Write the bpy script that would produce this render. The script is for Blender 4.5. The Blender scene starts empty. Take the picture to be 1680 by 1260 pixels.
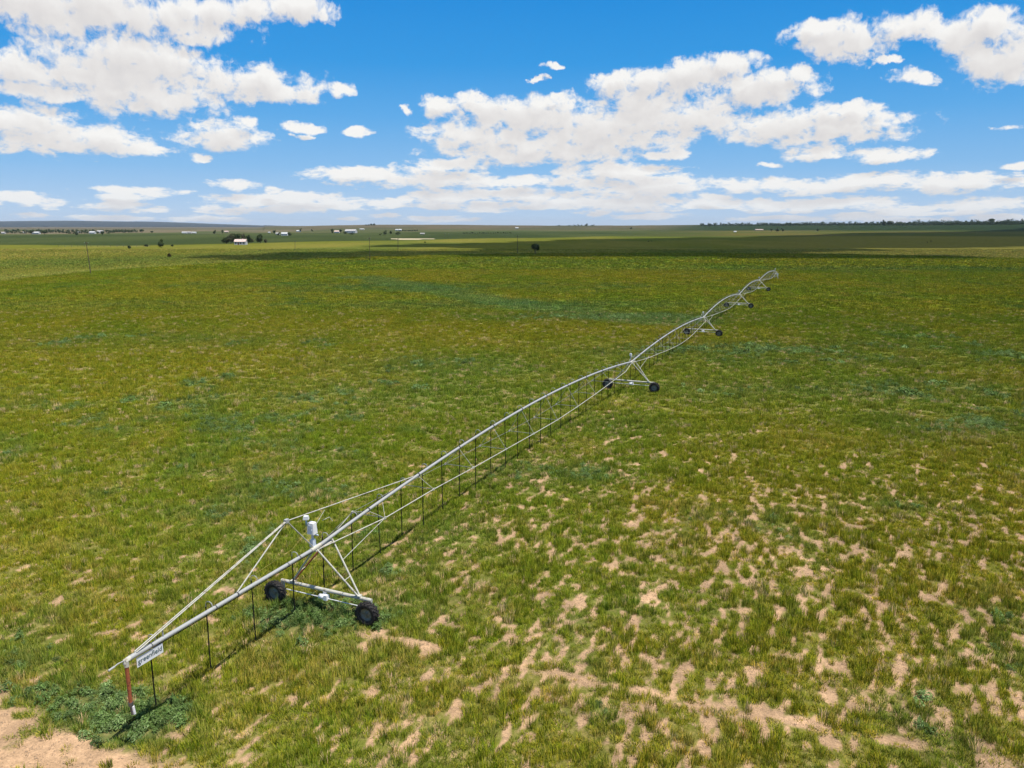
import bpy, math, random
import numpy as np
from mathutils import Vector, Matrix

random.seed(7)
rng = np.random.default_rng(11)
SC = bpy.context.scene
COL = SC.collection

# ------------------------------------------------------------------ camera model
FOC, YH, EYE = 1260.0, 371.0, 18.0
PITCH = math.atan((630 - YH) / FOC)
FW = np.array([0, math.cos(PITCH), -math.sin(PITCH)])
UP = np.array([0, math.sin(PITCH), math.cos(PITCH)])
RT = np.array([1.0, 0, 0])

def ray(x, y):
    return FW + RT * (x - 840) / FOC - UP * (y - 630) / FOC

def flat(x, y, z=0.0):
    d = ray(x, y)
    t = (z - EYE) / min(d[2], -1e-4)
    return np.array([0, 0, EYE]) + d * t

# ------------------------------------------------------------------ numpy noise
def _hash(ix, iy, seed):
    h = (ix.astype(np.int64) * 374761393 + iy.astype(np.int64) * 668265263 + seed * 1442695041) & 0xFFFFFFFF
    h = ((h ^ (h >> 13)) * 1274126177) & 0xFFFFFFFF
    h = ((h ^ (h >> 16)) * 2246822519) & 0xFFFFFFFF
    return ((h ^ (h >> 15)) & 0xFFFFFF) / float(0xFFFFFF)

def vnoise(x, y, seed=0):
    x0 = np.floor(x); y0 = np.floor(y)
    fx = x - x0; fy = y - y0
    fx = fx * fx * (3 - 2 * fx); fy = fy * fy * (3 - 2 * fy)
    a = _hash(x0, y0, seed); b = _hash(x0 + 1, y0, seed)
    c = _hash(x0, y0 + 1, seed); d = _hash(x0 + 1, y0 + 1, seed)
    return (a * (1 - fx) + b * fx) * (1 - fy) + (c * (1 - fx) + d * fx) * fy

def fbm(x, y, seed=0, octv=4, gain=0.5):
    s = 0.0; a = 1.0; t = 0.0
    for o in range(octv):
        s = s + a * vnoise(x * (2.03 ** o) + 17.3 * o, y * (2.03 ** o) - 9.1 * o, seed + o)
        t += a; a *= gain
    return s / t

def sstep(e0, e1, x):
    t = np.clip((x - e0) / (e1 - e0), 0, 1)
    return t * t * (3 - 2 * t)

# ------------------------------------------------------------------ terrain and land cover
PIVOT = np.array([92.0, 271.0])
FIELD_R = 262.5
TOWERS = [np.array(p) for p in [(-9.12, 33.40), (13.21, 83.86), (31.9, 127.6), (50.95, 172.7), (69.8, 218.3)]]
TRACKS = [float(np.hypot(*(t - PIVOT))) for t in TOWERS]

_px = np.array([-900, 0, 120, 250, 420, 470, 560, 620, 760, 900, 1100, 1300, 1500, 1680, 2600.])
_near = np.array([372, 372, 372, 372, 372, 371.6, 370.2, 369.4, 369.6, 370.3, 369.2, 368.2, 367.0, 365.6, 365.])
_hill = np.array([366, 364.5, 363.2, 364.6, 370, 371.6, 372, 372, 372, 372, 372, 372, 372, 372, 372.])

def height(x, y):
    r = np.hypot(x, y)
    az = np.where(y > 1, x / np.maximum(y, 1) * FOC / math.cos(PITCH) * 1.0 + 840, 3000 * np.sign(x))
    px = np.clip(az, -900, 2600)
    yn = np.interp(px, _px, _near); yh = np.interp(px, _px, _hill)
    h1 = EYE + 5200 * (YH - yn) / FOC
    z = np.where(yn < 371.9, h1, 4.0) * sstep(2700, 5200, r)
    z = z + (fbm(x / 900, y / 900, 5, 3) - 0.5) * 9 * sstep(1500, 5000, r)
    h2 = EYE + 24000 * (YH - yh) / FOC
    z = z + np.maximum(h2, 0) * (0.86 + 0.24 * fbm(x / 2600, y / 2600, 9, 4)) * sstep(14000, 24000, r) * (yh < 371.9)
    z = z + (fbm(x / 130, y / 130, 3, 3) - 0.5) * 2.6 * sstep(520, 1000, r) * (r < 20000)
    z = z + (fbm(x / 1.1, y / 1.1, 8, 3) - 0.5) * 0.16 * sstep(400, 100, r)
    return z

def ground_at(px, py):
    """point where the line of sight meets the land"""
    d = ray(px, py)
    k = np.concatenate([np.geomspace(15, 30000, 1400)])
    P = np.array([0, 0, EYE])[None] + d[None] * k[:, None]
    hz = height(P[:, 0], P[:, 1])
    below = np.where(P[:, 2] < hz)[0]
    if len(below) == 0:
        i = int(np.argmin(P[:, 2] - hz))
    else:
        i = below[0]
        if i > 0:
            a = P[i - 1, 2] - hz[i - 1]; b = hz[i] - P[i, 2]
            f = a / (a + b + 1e-9)
            q = P[i - 1] * (1 - f) + P[i] * f
            return Vector((q[0], q[1], float(height(q[0:1], q[1:2])[0])))
    return Vector((P[i, 0], P[i, 1], float(hz[i])))

def blob(x, y, cx, cy, rx, ry, rot=0.0):
    dx = x - cx; dy = y - cy
    c, s = math.cos(rot), math.sin(rot)
    return np.exp(-(((dx * c + dy * s) / rx) ** 2 + ((-dx * s + dy * c) / ry) ** 2))

# (px, py, half-width along x in m, half-depth in m, strength) patches of blue-green broadleaf weeds
WEEDS = [(560, 1010, 3.2, 1.6, 1.0), (660, 1000, 2.8, 1.5, .5), (520, 1060, 2.5, 1.5, .45), (150, 1165, 2.1, 1.2, 1.1), (245, 1180, 1.3, 1.0, 1.4), (70, 1140, 1.6, 1.1, .85), (215, 1205, 1.0, .5, 1.3),
         (40, 1085, 1.8, 2.0, .6), (700, 880, 4, 3, .5), (640, 940, 3, 2, .45), (850, 770, 5, 4, .45), (700, 600, 14, 8, .55), (560, 640, 16, 8, .45),
         (850, 500, 40, 9, .8), (640, 470, 45, 12, .7), (1000, 520, 24, 7, .7), (1180, 575, 20, 6, .7), (1330, 590, 22, 6, .5),
         (1480, 640, 14, 5, .6), (1640, 700, 9, 5, .6), (1240, 640, 12, 5, .45), (1500, 570, 25, 8, .4), (420, 900, 4, 3, .3),
         (60, 500, 60, 14, .35), (300, 560, 25, 8, .35), (780, 430, 90, 20, .4), (1400, 440, 110, 16, .6),
         (1330, 840, 2.6, 1.2, .5), (1480, 830, 3.0, 1.4, .55), (980, 1170, .9, .5, .4), (960, 700, 7, 4, .3), (380, 980, 2.5, 2, .25)]
_weeds = []
for _a in WEEDS:
    _p = flat(_a[0], _a[1]); _weeds.append((_p[0], _p[1], _a[2], _a[3], _a[4]))

def weedness(x, y):
    w = np.zeros_like(x)
    for cx, cy, rx, ry, s in _weeds:
        w = np.maximum(w, s * blob(x, y, cx, cy, rx * 1.25, ry * 1.25))
    n = fbm(x / 3.1, y / 4.2, 31, 4)
    big = fbm(x / 17, y / 26, 35, 3)
    return np.clip(w * (0.25 + 1.3 * n) + sstep(.56, .74, big) * sstep(.45, .7, n) * .45, 0, 1)

def bareness(x, y):
    """0 = closed sward, 1 = naked soil"""
    u = x * .9145 - y * .4046; v = x * .4046 + y * .9145      # rows run towards the pivot
    wx = (fbm(x / 1.7, y / 1.7, 41, 2) - .5) * .9
    n = vnoise((u + wx * .4) / .29, v / .84, 43)
    n1 = vnoise((u - wx * .5) / .18, v / .46, 45)
    n2 = fbm(x / .20, y / .34, 47, 3, .65)
    n = .5 + (n * .50 + n1 * .32 + n2 * .18 - .5) * .80
    px = 840 + FOC * x / np.maximum(y * .98 + 3.5, 5)
    D = np.hypot(x, y)
    amt = .34 * sstep(430, 900, px) * sstep(88, 50, D) + .17 * sstep(620, 300, px) * sstep(56, 34, D) + .09 * sstep(75, 42, D)
    amt = amt * (.6 + .8 * fbm(x / 9, y / 14, 53, 3)) + .05 * sstep(110, 60, D) - .12 * sstep(90, 150, D)
    thr = .675 - .30 * amt
    b = sstep(thr - .03, thr + .09, n)
    rp = np.hypot(x - PIVOT[0], y - PIVOT[1])
    side = sstep(-6, -2, (x - TOWERS[0][0]) * .9145 - (y - TOWERS[0][1]) * .4046 - 6.0)
    tn = fbm(x / 1.1, y / 1.1, 61, 3)
    for k, tr in enumerate(TRACKS):
        near = np.exp(-((rp - tr - .6) / (.52 if k == 0 else .45)) ** 2)
        if k == 0: b = np.maximum(b, sstep(.36, .66, near * (.06 + 1.12 * tn)) * side)
    # dry corner outside the watered circle
    out = sstep(FIELD_R + 5.2, FIELD_R + 6.8, rp + (fbm(x / 1.6, y / 1.6, 67, 3) - .5) * 2.4) * sstep(60, 45, D)
    b = np.maximum(b, out * sstep(.30, .52, fbm(x / .8, y / .8, 71, 3) + .10))
    w = weedness(x, y)
    return np.clip(b * (1 - .92 * sstep(.32, .6, w)), 0, 1)

SOIL = np.array([.49, .325, .19])
def soilcol(x, y):
    n = fbm(x / .9, y / .9, 77, 4)[:, None]
    m = fbm(x / .12, y / .12, 79, 2)[:, None]
    return SOIL[None] * (.62 + .58 * n) * (.82 + .36 * m)

def mix(a, b, t):
    return a * (1 - t[:, None]) + b * t[:, None]

def landcol(x, y):
    """colour of the plants on the land at x, y (albedo)"""
    x = np.asarray(x, float); y = np.asarray(y, float)
    r = np.hypot(x, y)
    yy = np.maximum(y, 1.0)
    px = np.clip(840 + FOC * x / (yy * math.cos(PITCH)), -2000, 3700)
    py = YH + 1.02 * EYE * FOC / np.maximum(yy, 20)        # distance written as the height of a far line
    one = np.ones_like(x)
    n1 = fbm(x / 5, y / 7, 101, 4); n2 = fbm(x / 33, y / 45, 103, 4); n3 = fbm(x / .7, y / .7, 105, 2)
    olive = np.array([.255, .254, .017]); green = np.array([.174, .236, .017]); straw = np.array([.42, .35, .08])
    teal = np.array([.105, .185, .042])
    c = mix(one[:, None] * green, one[:, None] * olive, sstep(.3, .7, n2 * .65 + n1 * .35))
    c = mix(c, one[:, None] * straw, sstep(.5, .85, n3 * .55 + n1 * .45) * .5)
    c = mix(c, one[:, None] * teal, np.clip(weedness(x, y) * 1.0, 0, .9))
    # one long lusher streak across the middle of the field
    sk = np.array([flat(*q)[:2] for q in ((600, 455), (700, 474), (800, 490), (900, 505), (1000, 517), (1120, 528))]); dmin = np.full(x.shape, 1e9)
    for i in range(len(sk) - 1):
        ab = sk[i + 1] - sk[i]; tt = np.clip(((x - sk[i][0]) * ab[0] + (y - sk[i][1]) * ab[1]) / (ab @ ab), 0, 1)
        dmin = np.minimum(dmin, np.hypot(x - sk[i][0] - tt * ab[0], y - sk[i][1] - tt * ab[1]))
    c = mix(c, one[:, None] * np.array([.135, .235, .062]), sstep(11, 3, dmin + (fbm(x / 9, y / 9, 141, 3) - .5) * 12) * .65)
    # outside the watered circle
    rp = np.hypot(x - PIVOT[0], y - PIVOT[1]) + (fbm(x / 40, y / 40, 107, 2) - .5) * 6
    outside = sstep(FIELD_R - 1, FIELD_R + 4, rp) * sstep(60, 90, r)
    q = fbm(x / 60, y / 240, 109, 4); q2 = fbm(x / 300, y / 500, 111, 3)
    past = mix(one[:, None] * np.array([.215, .225, .034]), one[:, None] * np.array([.30, .27, .055]), sstep(.35, .68, q * .6 + q2 * .4))
    past = mix(past, one[:, None] * np.array([.15, .195, .034]), sstep(.5, .72, fbm(x / 120, y / 200, 113, 3)) * .8)
    rim = np.exp(-((rp - FIELD_R - 9) / 8) ** 2)
    past = mix(past, one[:, None] * np.array([.25, .27, .05]), rim * .85 * sstep(.25, .5, q))
    past = mix(past, one[:, None] * np.array([.27, .24, .05]), sstep(1200, 1330, px) * .8)
    c = c * (1 - .14 * sstep(60, 170, r))[:, None]
    c = mix(c, past, outside)
    # darker, lusher crop field beyond the pasture
    edge = np.interp(px, [-900, 0, 200, 330, 460, 640, 760, 860, 1000, 3000], [403, 402, 402.5, 400, 397, 394, 391, 391, 388, 386])
    w = (fbm(x / 150, y / 150, 115, 2) - .5) * 1.2
    crop = sstep(edge + .7, edge - .7, py + w)
    q3 = fbm(x / 200, y / 700, 117, 3)
    cc = mix(one[:, None] * np.array([.085, .122, .042]), one[:, None] * np.array([.13, .165, .055]), sstep(.3, .7, q3))
    cc = cc * .78
    c = mix(c, cc, crop * sstep(1400, 1150, px))
    # thin dark line of the fence ditch
    c = mix(c, one[:, None] * np.array([.06, .09, .025]), np.exp(-((py + w - edge) / .5) ** 2) * .7 * sstep(720, 500, px))
    # right: rough grass, brownish, with a bright yellow strip
    rg = mix(one[:, None] * np.array([.13, .155, .036]), one[:, None] * np.array([.19, .17, .05]), sstep(.35, .65, fbm(x / 220, y / 330, 119, 4)))
    c = mix(c, rg, crop * sstep(1000, 1250, px))
    # farther strips of prairie and ploughed land
    e2 = np.interp(px, [-900, 0, 100, 420, 640, 840, 1100, 1300, 3000], [386, 386, 384, 382.6, 381, 380.5, 378, 376, 375])
    strip = sstep(e2 + .35, e2 - .35, py + w * .5)
    dry = mix(one[:, None] * np.array([.30, .25, .15]), one[:, None] * np.array([.20, .20, .085]), sstep(.4, .6, fbm(x / 500, y / 1500, 121, 3)))
    grn = mix(one[:, None] * np.array([.13, .17, .06]), dry, sstep(.42, .58, fbm(x / 420, y / 1100, 123, 3)))
    c = mix(c, grn * .8, strip)
    ridge = sstep(2900, 3900, r) * sstep(1150, 1000, px) * sstep(380, 520, px)
    rcol = mix(one[:, None] * np.array([.24, .20, .115]), one[:, None] * np.array([.17, .165, .08]), sstep(.35, .65, fbm(x / 300, y / 900, 125, 4)))
    c = mix(c, rcol * .8, ridge)
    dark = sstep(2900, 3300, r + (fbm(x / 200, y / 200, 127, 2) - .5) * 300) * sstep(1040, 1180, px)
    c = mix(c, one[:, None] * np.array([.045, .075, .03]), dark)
    fardry = sstep(3600, 4600, r) * sstep(520, 380, px)
    c = mix(c, one[:, None] * np.array([.19, .165, .11]), fardry)
    c = mix(c, one[:, None] * np.array([.03, .045, .045]), sstep(12000, 15000, r) * sstep(560, 430, px))
    return c

# ------------------------------------------------------------------ materials
def nodes(m):
    m.use_nodes = True
    nt = m.node_tree; nt.nodes.clear()
    return nt, nt.nodes, nt.links

def mat(name, col, rough=.6, metal=0.0, var=.12, scale=6.0, bump=0.0, dirt=None, spec=.5):
    m = bpy.data.materials.new(name)
    nt, N, L = nodes(m)
    out = N.new('ShaderNodeOutputMaterial'); b = N.new('ShaderNodeBsdfPrincipled')
    L.new(b.outputs[0], out.inputs[0])
    tc = N.new('ShaderNodeNewGeometry'); no = N.new('ShaderNodeTexNoise')
    no.inputs['Scale'].default_value = scale; no.inputs['Detail'].default_value = 5
    L.new(tc.outputs['Position'], no.inputs['Vector'])
    r = N.new('ShaderNodeValToRGB')
    a = [max(0, c * (1 - var * 1.6)) for c in col]; z = [min(1, c * (1 + var)) for c in col]
    if dirt: a = list(dirt)
    r.color_ramp.elements[0].position = .32; r.color_ramp.elements[0].color = (*a, 1)
    r.color_ramp.elements[1].position = .62; r.color_ramp.elements[1].color = (*z, 1)
    if dirt:
        e = r.color_ramp.elements.new(.44); e.color = (*col, 1)
    L.new(no.outputs['Fac'], r.inputs[0]); L.new(r.outputs[0], b.inputs['Base Color'])
    b.inputs['Roughness'].default_value = rough; b.inputs['Metallic'].default_value = metal
    b.inputs['Specular IOR Level'].default_value = spec
    if bump:
        bp = N.new('ShaderNodeBump'); bp.inputs['Strength'].default_value = bump; bp.inputs['Distance'].default_value = .02
        L.new(no.outputs['Fac'], bp.inputs['Height']); L.new(bp.outputs[0], b.inputs['Normal'])
    return m

M = dict(
    galv=mat('galvanised_steel', (.36, .365, .35), .5, .0, .10, 9, dirt=(.40, .39, .36)),
    galv2=mat('weathered_galvanised_steel', (.47, .455, .38), .6, 0, .14, 5, dirt=(.30, .24, .17)),
    flange=mat('dark_flange_steel', (.13, .13, .13), .5, .5),
    dark_rod=mat('dark_rod_steel', (.20, .20, .17), .7, 0, .2),  # darker steel tone for the thinner rod on one side of each span
    white=mat('white_enamel', (.80, .79, .77), .35, 0, .05, 4),
    rubber=mat('black_rubber', (.020, .018, .017), .75, 0, .3, 14, dirt=(.075, .055, .038), spec=.35),
    hose=mat('black_hose', (.012, .013, .012), .7, 0, .2, spec=.15),
    rim=mat('dusty_grey_rim', (.24, .22, .17), .6, .2, .15, 12, dirt=(.20, .15, .10)),
    rust=mat('rusty_steel', (.30, .085, .03), .8, 0, .25, 11, dirt=(.14, .04, .02)),
    bluew=mat('pale_blue_plastic', (.62, .68, .76), .4),
    sign=mat('white_sign_board', (.80, .81, .80), .4, 0, .03),
    clod=mat('soil_clod', (.40, .27, .16), .9, 0, .3, 14),
    ink=mat('dark_lettering', (.02, .06, .055), .6, 0, .1),
    cable=mat('yellow_wire', (.42, .33, .08), .6),
    wood=mat('weathered_wood', (.11, .075, .05), .85, 0, .2),
    bark=mat('bark', (.09, .065, .045), .9, 0, .3, 3),
    wallw=mat('white_painted_siding', (.60, .58, .54), .7, 0, .06, .6),
    roofg=mat('grey_roof', (.42, .40, .38), .7, 0, .1, .5),
    roofp=mat('pale_pink_roof', (.62, .46, .40), .7, 0, .12, .5),
    roofw=mat('white_metal_roof', (.55, .55, .54), .5, 0, .06, .4),
    door=mat('dark_red_door', (.16, .04, .03), .6),
    glass=mat('dark_window', (.03, .035, .04), .2, 0, .1),
    tanw=mat('tan_siding', (.42, .33, .24), .8, 0, .1, .5),
)

def leafmat(name, c1, c2, scale=.8, attr=None, trans=.25):
    m = bpy.data.materials.new(name)
    nt, N, L = nodes(m)
    out = N.new('ShaderNodeOutputMaterial')
    df = N.new('ShaderNodeBsdfDiffuse'); tr = N.new('ShaderNodeBsdfTranslucent'); mx = N.new('ShaderNodeMixShader')
    mx.inputs[0].default_value = trans
    L.new(df.outputs[0], mx.inputs[1]); L.new(tr.outputs[0], mx.inputs[2]); L.new(mx.outputs[0], out.inputs[0])
    g = N.new('ShaderNodeNewGeometry'); no = N.new('ShaderNodeTexNoise'); no.inputs['Scale'].default_value = scale; no.inputs['Detail'].default_value = 3
    L.new(g.outputs['Position'], no.inputs['Vector'])
    r = N.new('ShaderNodeValToRGB')
    r.color_ramp.elements[0].position = .35; r.color_ramp.elements[1].position = .68
    r.color_ramp.elements[0].color = (*c1, 1); r.color_ramp.elements[1].color = (*c2, 1)
    L.new(no.outputs['Fac'], r.inputs[0])
    col = r.outputs[0]
    if attr:
        at = N.new('ShaderNodeAttribute'); at.attribute_type = 'INSTANCER'; at.attribute_name = attr
        bv = N.new('ShaderNodeAttribute'); bv.attribute_type = 'GEOMETRY'; bv.attribute_name = 'blade'
        mu = N.new('ShaderNodeMix'); mu.data_type = 'RGBA'; mu.blend_type = 'MULTIPLY'; mu.inputs[0].default_value = 1
        L.new(at.outputs['Color'], mu.inputs[6]); L.new(bv.outputs['Color'], mu.inputs[7])
        col = mu.outputs[2]
    L.new(col, df.inputs[0]); L.new(col, tr.inputs[0])
    if attr:      # soft leaves: shade them by the general lie of the sward
        a1 = N.new('ShaderNodeVectorMath'); a1.operation = 'SCALE'; a1.inputs['Scale'].default_value = .75; L.new(g.outputs['Normal'], a1.inputs[0])
        a2 = N.new('ShaderNodeVectorMath'); a2.operation = 'ADD'; a2.inputs[1].default_value = (0, 0, .8); L.new(a1.outputs[0], a2.inputs[0])
        a3 = N.new('ShaderNodeVectorMath'); a3.operation = 'NORMALIZE'; L.new(a2.outputs[0], a3.inputs[0]); L.new(a3.outputs[0], df.inputs['Normal'])
    return m

M['tree'] = leafmat('dark_tree_leaves', (.035, .055, .02), (.095, .125, .045), .35)
M['tree_pale'] = leafmat('pale_tree_leaves', (.07, .085, .04), (.16, .15, .08), .35)
M['shrub'] = leafmat('shrub_leaves', (.04, .065, .03), (.10, .13, .055), .2)
M['bushbrown'] = leafmat('brown_green_bush_leaves', (.05, .045, .02), (.10, .085, .035), .5)
M['blades'] = leafmat('grass_blades', (1, 1, 1), (1, 1, 1), 1, 'tint', .30)
M['weedleaf'] = leafmat('broad_weed_leaves', (1, 1, 1), (1, 1, 1), 1, 'tint', .22)

# ------------------------------------------------------------------ mesh builder
def tag(o, label=None, cat=None, group=None, kind=None):
    if label: o['label'] = label
    if cat: o['category'] = cat
    if group: o['group'] = group
    if kind: o['kind'] = kind
    return o

class MB:
    def __init__(self):
        self.v = []; self.f = []; self.sm = []
    def add(self, vs, fs, smooth=False):
        k = len(self.v)
        self.v += [tuple(map(float, p)) for p in vs]
        self.f += [tuple(i + k for i in f) for f in fs]
        self.sm += [smooth] * len(fs)
        return self
    def tube(self, pts, r, n=8, caps=True):
        pts = [Vector(p) for p in pts]
        rs = r if isinstance(r, (list, tuple)) else [r] * len(pts)
        vs = []; fs = []
        ref = Vector((0, 0, 1))
        for i, p in enumerate(pts):
            t = (pts[min(i + 1, len(pts) - 1)] - pts[max(i - 1, 0)]).normalized()
            if abs(t.dot(ref)) > .93: ref2 = Vector((1, 0, 0))
            else: ref2 = ref
            a = t.cross(ref2).normalized(); b = a.cross(t)
            for k in range(n):
                th = 2 * math.pi * k / n
                vs.append(p + (a * math.cos(th) + b * math.sin(th)) * rs[i])
        for i in range(len(pts) - 1):
            for k in range(n):
                fs.append((i * n + k, i * n + (k + 1) % n, (i + 1) * n + (k + 1) % n, (i + 1) * n + k))
        self.add(vs, fs, True)
        if caps:
            self.add(vs[:n], [tuple(range(n))]); self.add(vs[-n:], [tuple(reversed(range(n)))])
        return self
    def box(self, c, s, X=(1, 0, 0), Y=(0, 1, 0), Z=(0, 0, 1), taper=1.0, bev=.0):
        c = Vector(c); X = Vector(X).normalized(); Y = Vector(Y).normalized(); Z = Vector(Z).normalized()
        vs = []
        hx, hy, hz = s[0] / 2, s[1] / 2, s[2] / 2
        lv = [(-hz, 1.0)] + ([(hz - bev, taper), (hz, taper - bev / max(hx, .01))] if bev else [(hz, taper)])
        for z, k in lv:
            for a, b in ((-1, -1), (1, -1), (1, 1), (-1, 1)):
                vs.append(c + X * a * hx * k + Y * b * hy * k + Z * z)
        fs = [(3, 2, 1, 0)]
        for l in range(len(lv) - 1):
            o = 4 * l
            for k in range(4):
                fs.append((o + k, o + (k + 1) % 4, o + 4 + (k + 1) % 4, o + 4 + k))
        o = 4 * (len(lv) - 1)
        fs.append((o, o + 1, o + 2, o + 3))
        return self.add(vs, fs)
    def lathe(self, prof, c, ax, n=24, smooth=True):
        """prof: (distance along axis, radius) closed loop"""
        c = Vector(c); ax = Vector(ax).normalized()
        a = ax.cross(Vector((0, 0, 1))).normalized(); b = ax.cross(a)
        vs = []; fs = []; m = len(prof)
        for k in range(n):
            th = 2 * math.pi * k / n
            for (t, r) in prof:
                vs.append(c + ax * t + (a * math.cos(th) + b * math.sin(th)) * r)
        for k in range(n):
            for j in range(m):
                k2 = (k + 1) % n; j2 = (j + 1) % m
                fs.append((k * m + j, k * m + j2, k2 * m + j2, k2 * m + j))
        return self.add(vs, fs, smooth)
    def mesh(self, name, m):
        me = bpy.data.meshes.new(name)
        me.from_pydata(self.v, [], self.f)
        me.polygons.foreach_set('use_smooth', self.sm)
        me.materials.append(m)
        me.validate(); me.update()
        return me
    def build(self, name, m, parent=None, origin=None, **kw):
        me = self.mesh(name, m)
        o = bpy.data.objects.new(name, me); COL.objects.link(o)
        if origin is not None: me.transform(Matrix.Translation(-Vector(origin)))
        if parent is not None: o.parent = parent
        elif origin is not None: o.location = origin
        return tag(o, **kw)

def empty(name, loc, rz=0, **kw):
    o = bpy.data.objects.new(name, None); COL.objects.link(o)
    o.location = loc; o.rotation_euler = (0, 0, rz); o.empty_display_size = .5
    return tag(o, **kw)

def kids(o): return [c for c in bpy.data.objects if c.parent == o]
def copy_tree(o, parent=None):
    c = o.copy(); COL.objects.link(c)
    c.parent = parent
    for ch in kids(o): copy_tree(ch, c)
    return c

# ------------------------------------------------------------------ ground sheet
def build_ground():
    azs = np.concatenate([np.linspace(-math.pi, -math.radians(43), 60, endpoint=False), np.linspace(-math.radians(43), math.radians(43), 1050, endpoint=False),
                          np.linspace(math.radians(43), math.pi, 60, endpoint=False)])
    rr = [0.8, 3, 8, 14, 19]
    ang = math.degrees(math.atan2(EYE, 19))
    a = ang
    while a > .04:
        step = .075 if a > 12 else (.055 if a > 3 else (.035 if a > .5 else .02))
        a -= step
        if a <= .03: break
        rr.append(EYE / math.tan(math.radians(a)))
    rr = [r for r in rr if r < 26000] + [27000, 30000, 32500]
    rr = np.array(rr)
    # sample the rise at mid distance well enough
    rr = np.unique(np.concatenate([rr, np.linspace(2700, 5400, 46), np.linspace(12000, 25000, 30)]))
    A, Rr = np.meshgrid(azs, rr)
    X = (Rr * np.sin(A)).ravel(); Y = (Rr * np.cos(A)).ravel()
    Z = height(X, Y)
    na, nr = len(azs), len(rr)
    idx = np.arange(na * nr).reshape(nr, na)
    i0 = idx[:-1, :]; i1 = idx[1:, :]
    q = np.stack([i0, np.roll(i0, -1, 1), np.roll(i1, -1, 1), i1], -1).reshape(-1, 4)
    co = np.stack([X, Y, Z], 1)
    me = bpy.data.meshes.new('ground')
    me.vertices.add(len(co)); me.vertices.foreach_set('co', co.ravel())
    me.loops.add(q.size); me.loops.foreach_set('vertex_index', q[:, ::-1].ravel().astype(np.int32))
    me.polygons.add(len(q)); me.polygons.foreach_set('loop_start', np.arange(0, q.size, 4, dtype=np.int32))
    me.polygons.foreach_set('loop_total', np.full(len(q), 4, dtype=np.int32))
    me.polygons.foreach_set('use_smooth', np.ones(len(q), bool))
    me.update(calc_edges=True)
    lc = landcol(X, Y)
    D = np.hypot(X, Y)
    rp_ = np.hypot(X - PIVOT[0], Y - PIVOT[1])
    lc = lc * (1 - .38 * sstep(FIELD_R, FIELD_R + 6, rp_) * sstep(90, 150, D))[:, None]
    b = bareness(X, Y)
    n = fbm(X / .25, Y / .25, 201, 3)
    n_f = fbm(X / .13, Y / .2, 203, 2)
    under = mix(np.ones_like(lc) * np.array([.13, .125, .04]), np.ones_like(lc) * np.array([.33, .25, .11]), sstep(.42, .75, n * .5 + n_f * .5))
    under = mix(under, lc * .75, np.full(len(lc), .35))
    thatch = mix(lc * .85, under, sstep(200, 60, D) * (.75 + .25 * n_f))
    thatch = mix(thatch, lc, sstep(250, 520, D))
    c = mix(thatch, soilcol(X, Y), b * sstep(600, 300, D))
    # pale sandy strip by the far farms
    s = np.zeros_like(X)
    for px_, py_, wx, wy in ((672, 391.8, 34, 8), (700, 391.6, 16, 6), (652, 391.6, 14, 5)):
        p = flat(px_, py_); s = np.maximum(s, sstep(.5, .6, blob(X, Y, p[0], p[1], wx, wy * 5)))
    c = mix(c, np.ones_like(c) * np.array([.50, .42, .27]), s)
    rgba = np.concatenate([np.clip(c, 0, 1), np.ones((len(c), 1))], 1).astype(np.float32)
    at = me.color_attributes.new('land', 'FLOAT_COLOR', 'POINT')
    at.data.foreach_set('color', rgba.ravel())
    m = bpy.data.materials.new('land')
    nt, N, L = nodes(m)
    out = N.new('ShaderNodeOutputMaterial'); df = N.new('ShaderNodeBsdfDiffuse'); df.inputs['Roughness'].default_value = .8
    L.new(df.outputs[0], out.inputs[0])
    a_ = N.new('ShaderNodeAttribute'); a_.attribute_name = 'land'
    g = N.new('ShaderNodeNewGeometry')
    n1 = N.new('ShaderNodeTexNoise'); n1.inputs['Scale'].default_value = 11; n1.inputs['Detail'].default_value = 6; n1.inputs['Roughness'].default_value = .75
    n2 = N.new('ShaderNodeTexNoise'); n2.inputs['Scale'].default_value = .16; n2.inputs['Detail'].default_value = 9; n2.inputs['Roughness'].default_value = .72
    for n_ in (n1, n2): L.new(g.outputs['Position'], n_.inputs['Vector'])
    ad = N.new('ShaderNodeMath'); ad.operation = 'ADD'; L.new(n1.outputs['Fac'], ad.inputs[0]); L.new(n2.outputs['Fac'], ad.inputs[1])
    mr = N.new('ShaderNodeMapRange'); mr.inputs[1].default_value = .65; mr.inputs[2].default_value = 1.35; mr.inputs[3].default_value = .45; mr.inputs[4].default_value = 1.55
    L.new(ad.outputs[0], mr.inputs[0])
    mu = N.new('ShaderNodeVectorMath'); mu.operation = 'SCALE'; L.new(a_.outputs['Color'], mu.inputs[0]); L.new(mr.outputs[0], mu.inputs['Scale'])
    L.new(mu.outputs[0], df.inputs[0])
    bp = N.new('ShaderNodeBump'); bp.inputs['Strength'].default_value = .7; bp.inputs['Distance'].default_value = .06
    L.new(n1.outputs['Fac'], bp.inputs['Height']); L.new(bp.outputs[0], df.inputs['Normal'])
    me.materials.append(m)
    o = bpy.data.objects.new('ground', me); COL.objects.link(o); o['kind'] = 'structure'
build_ground()

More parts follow.
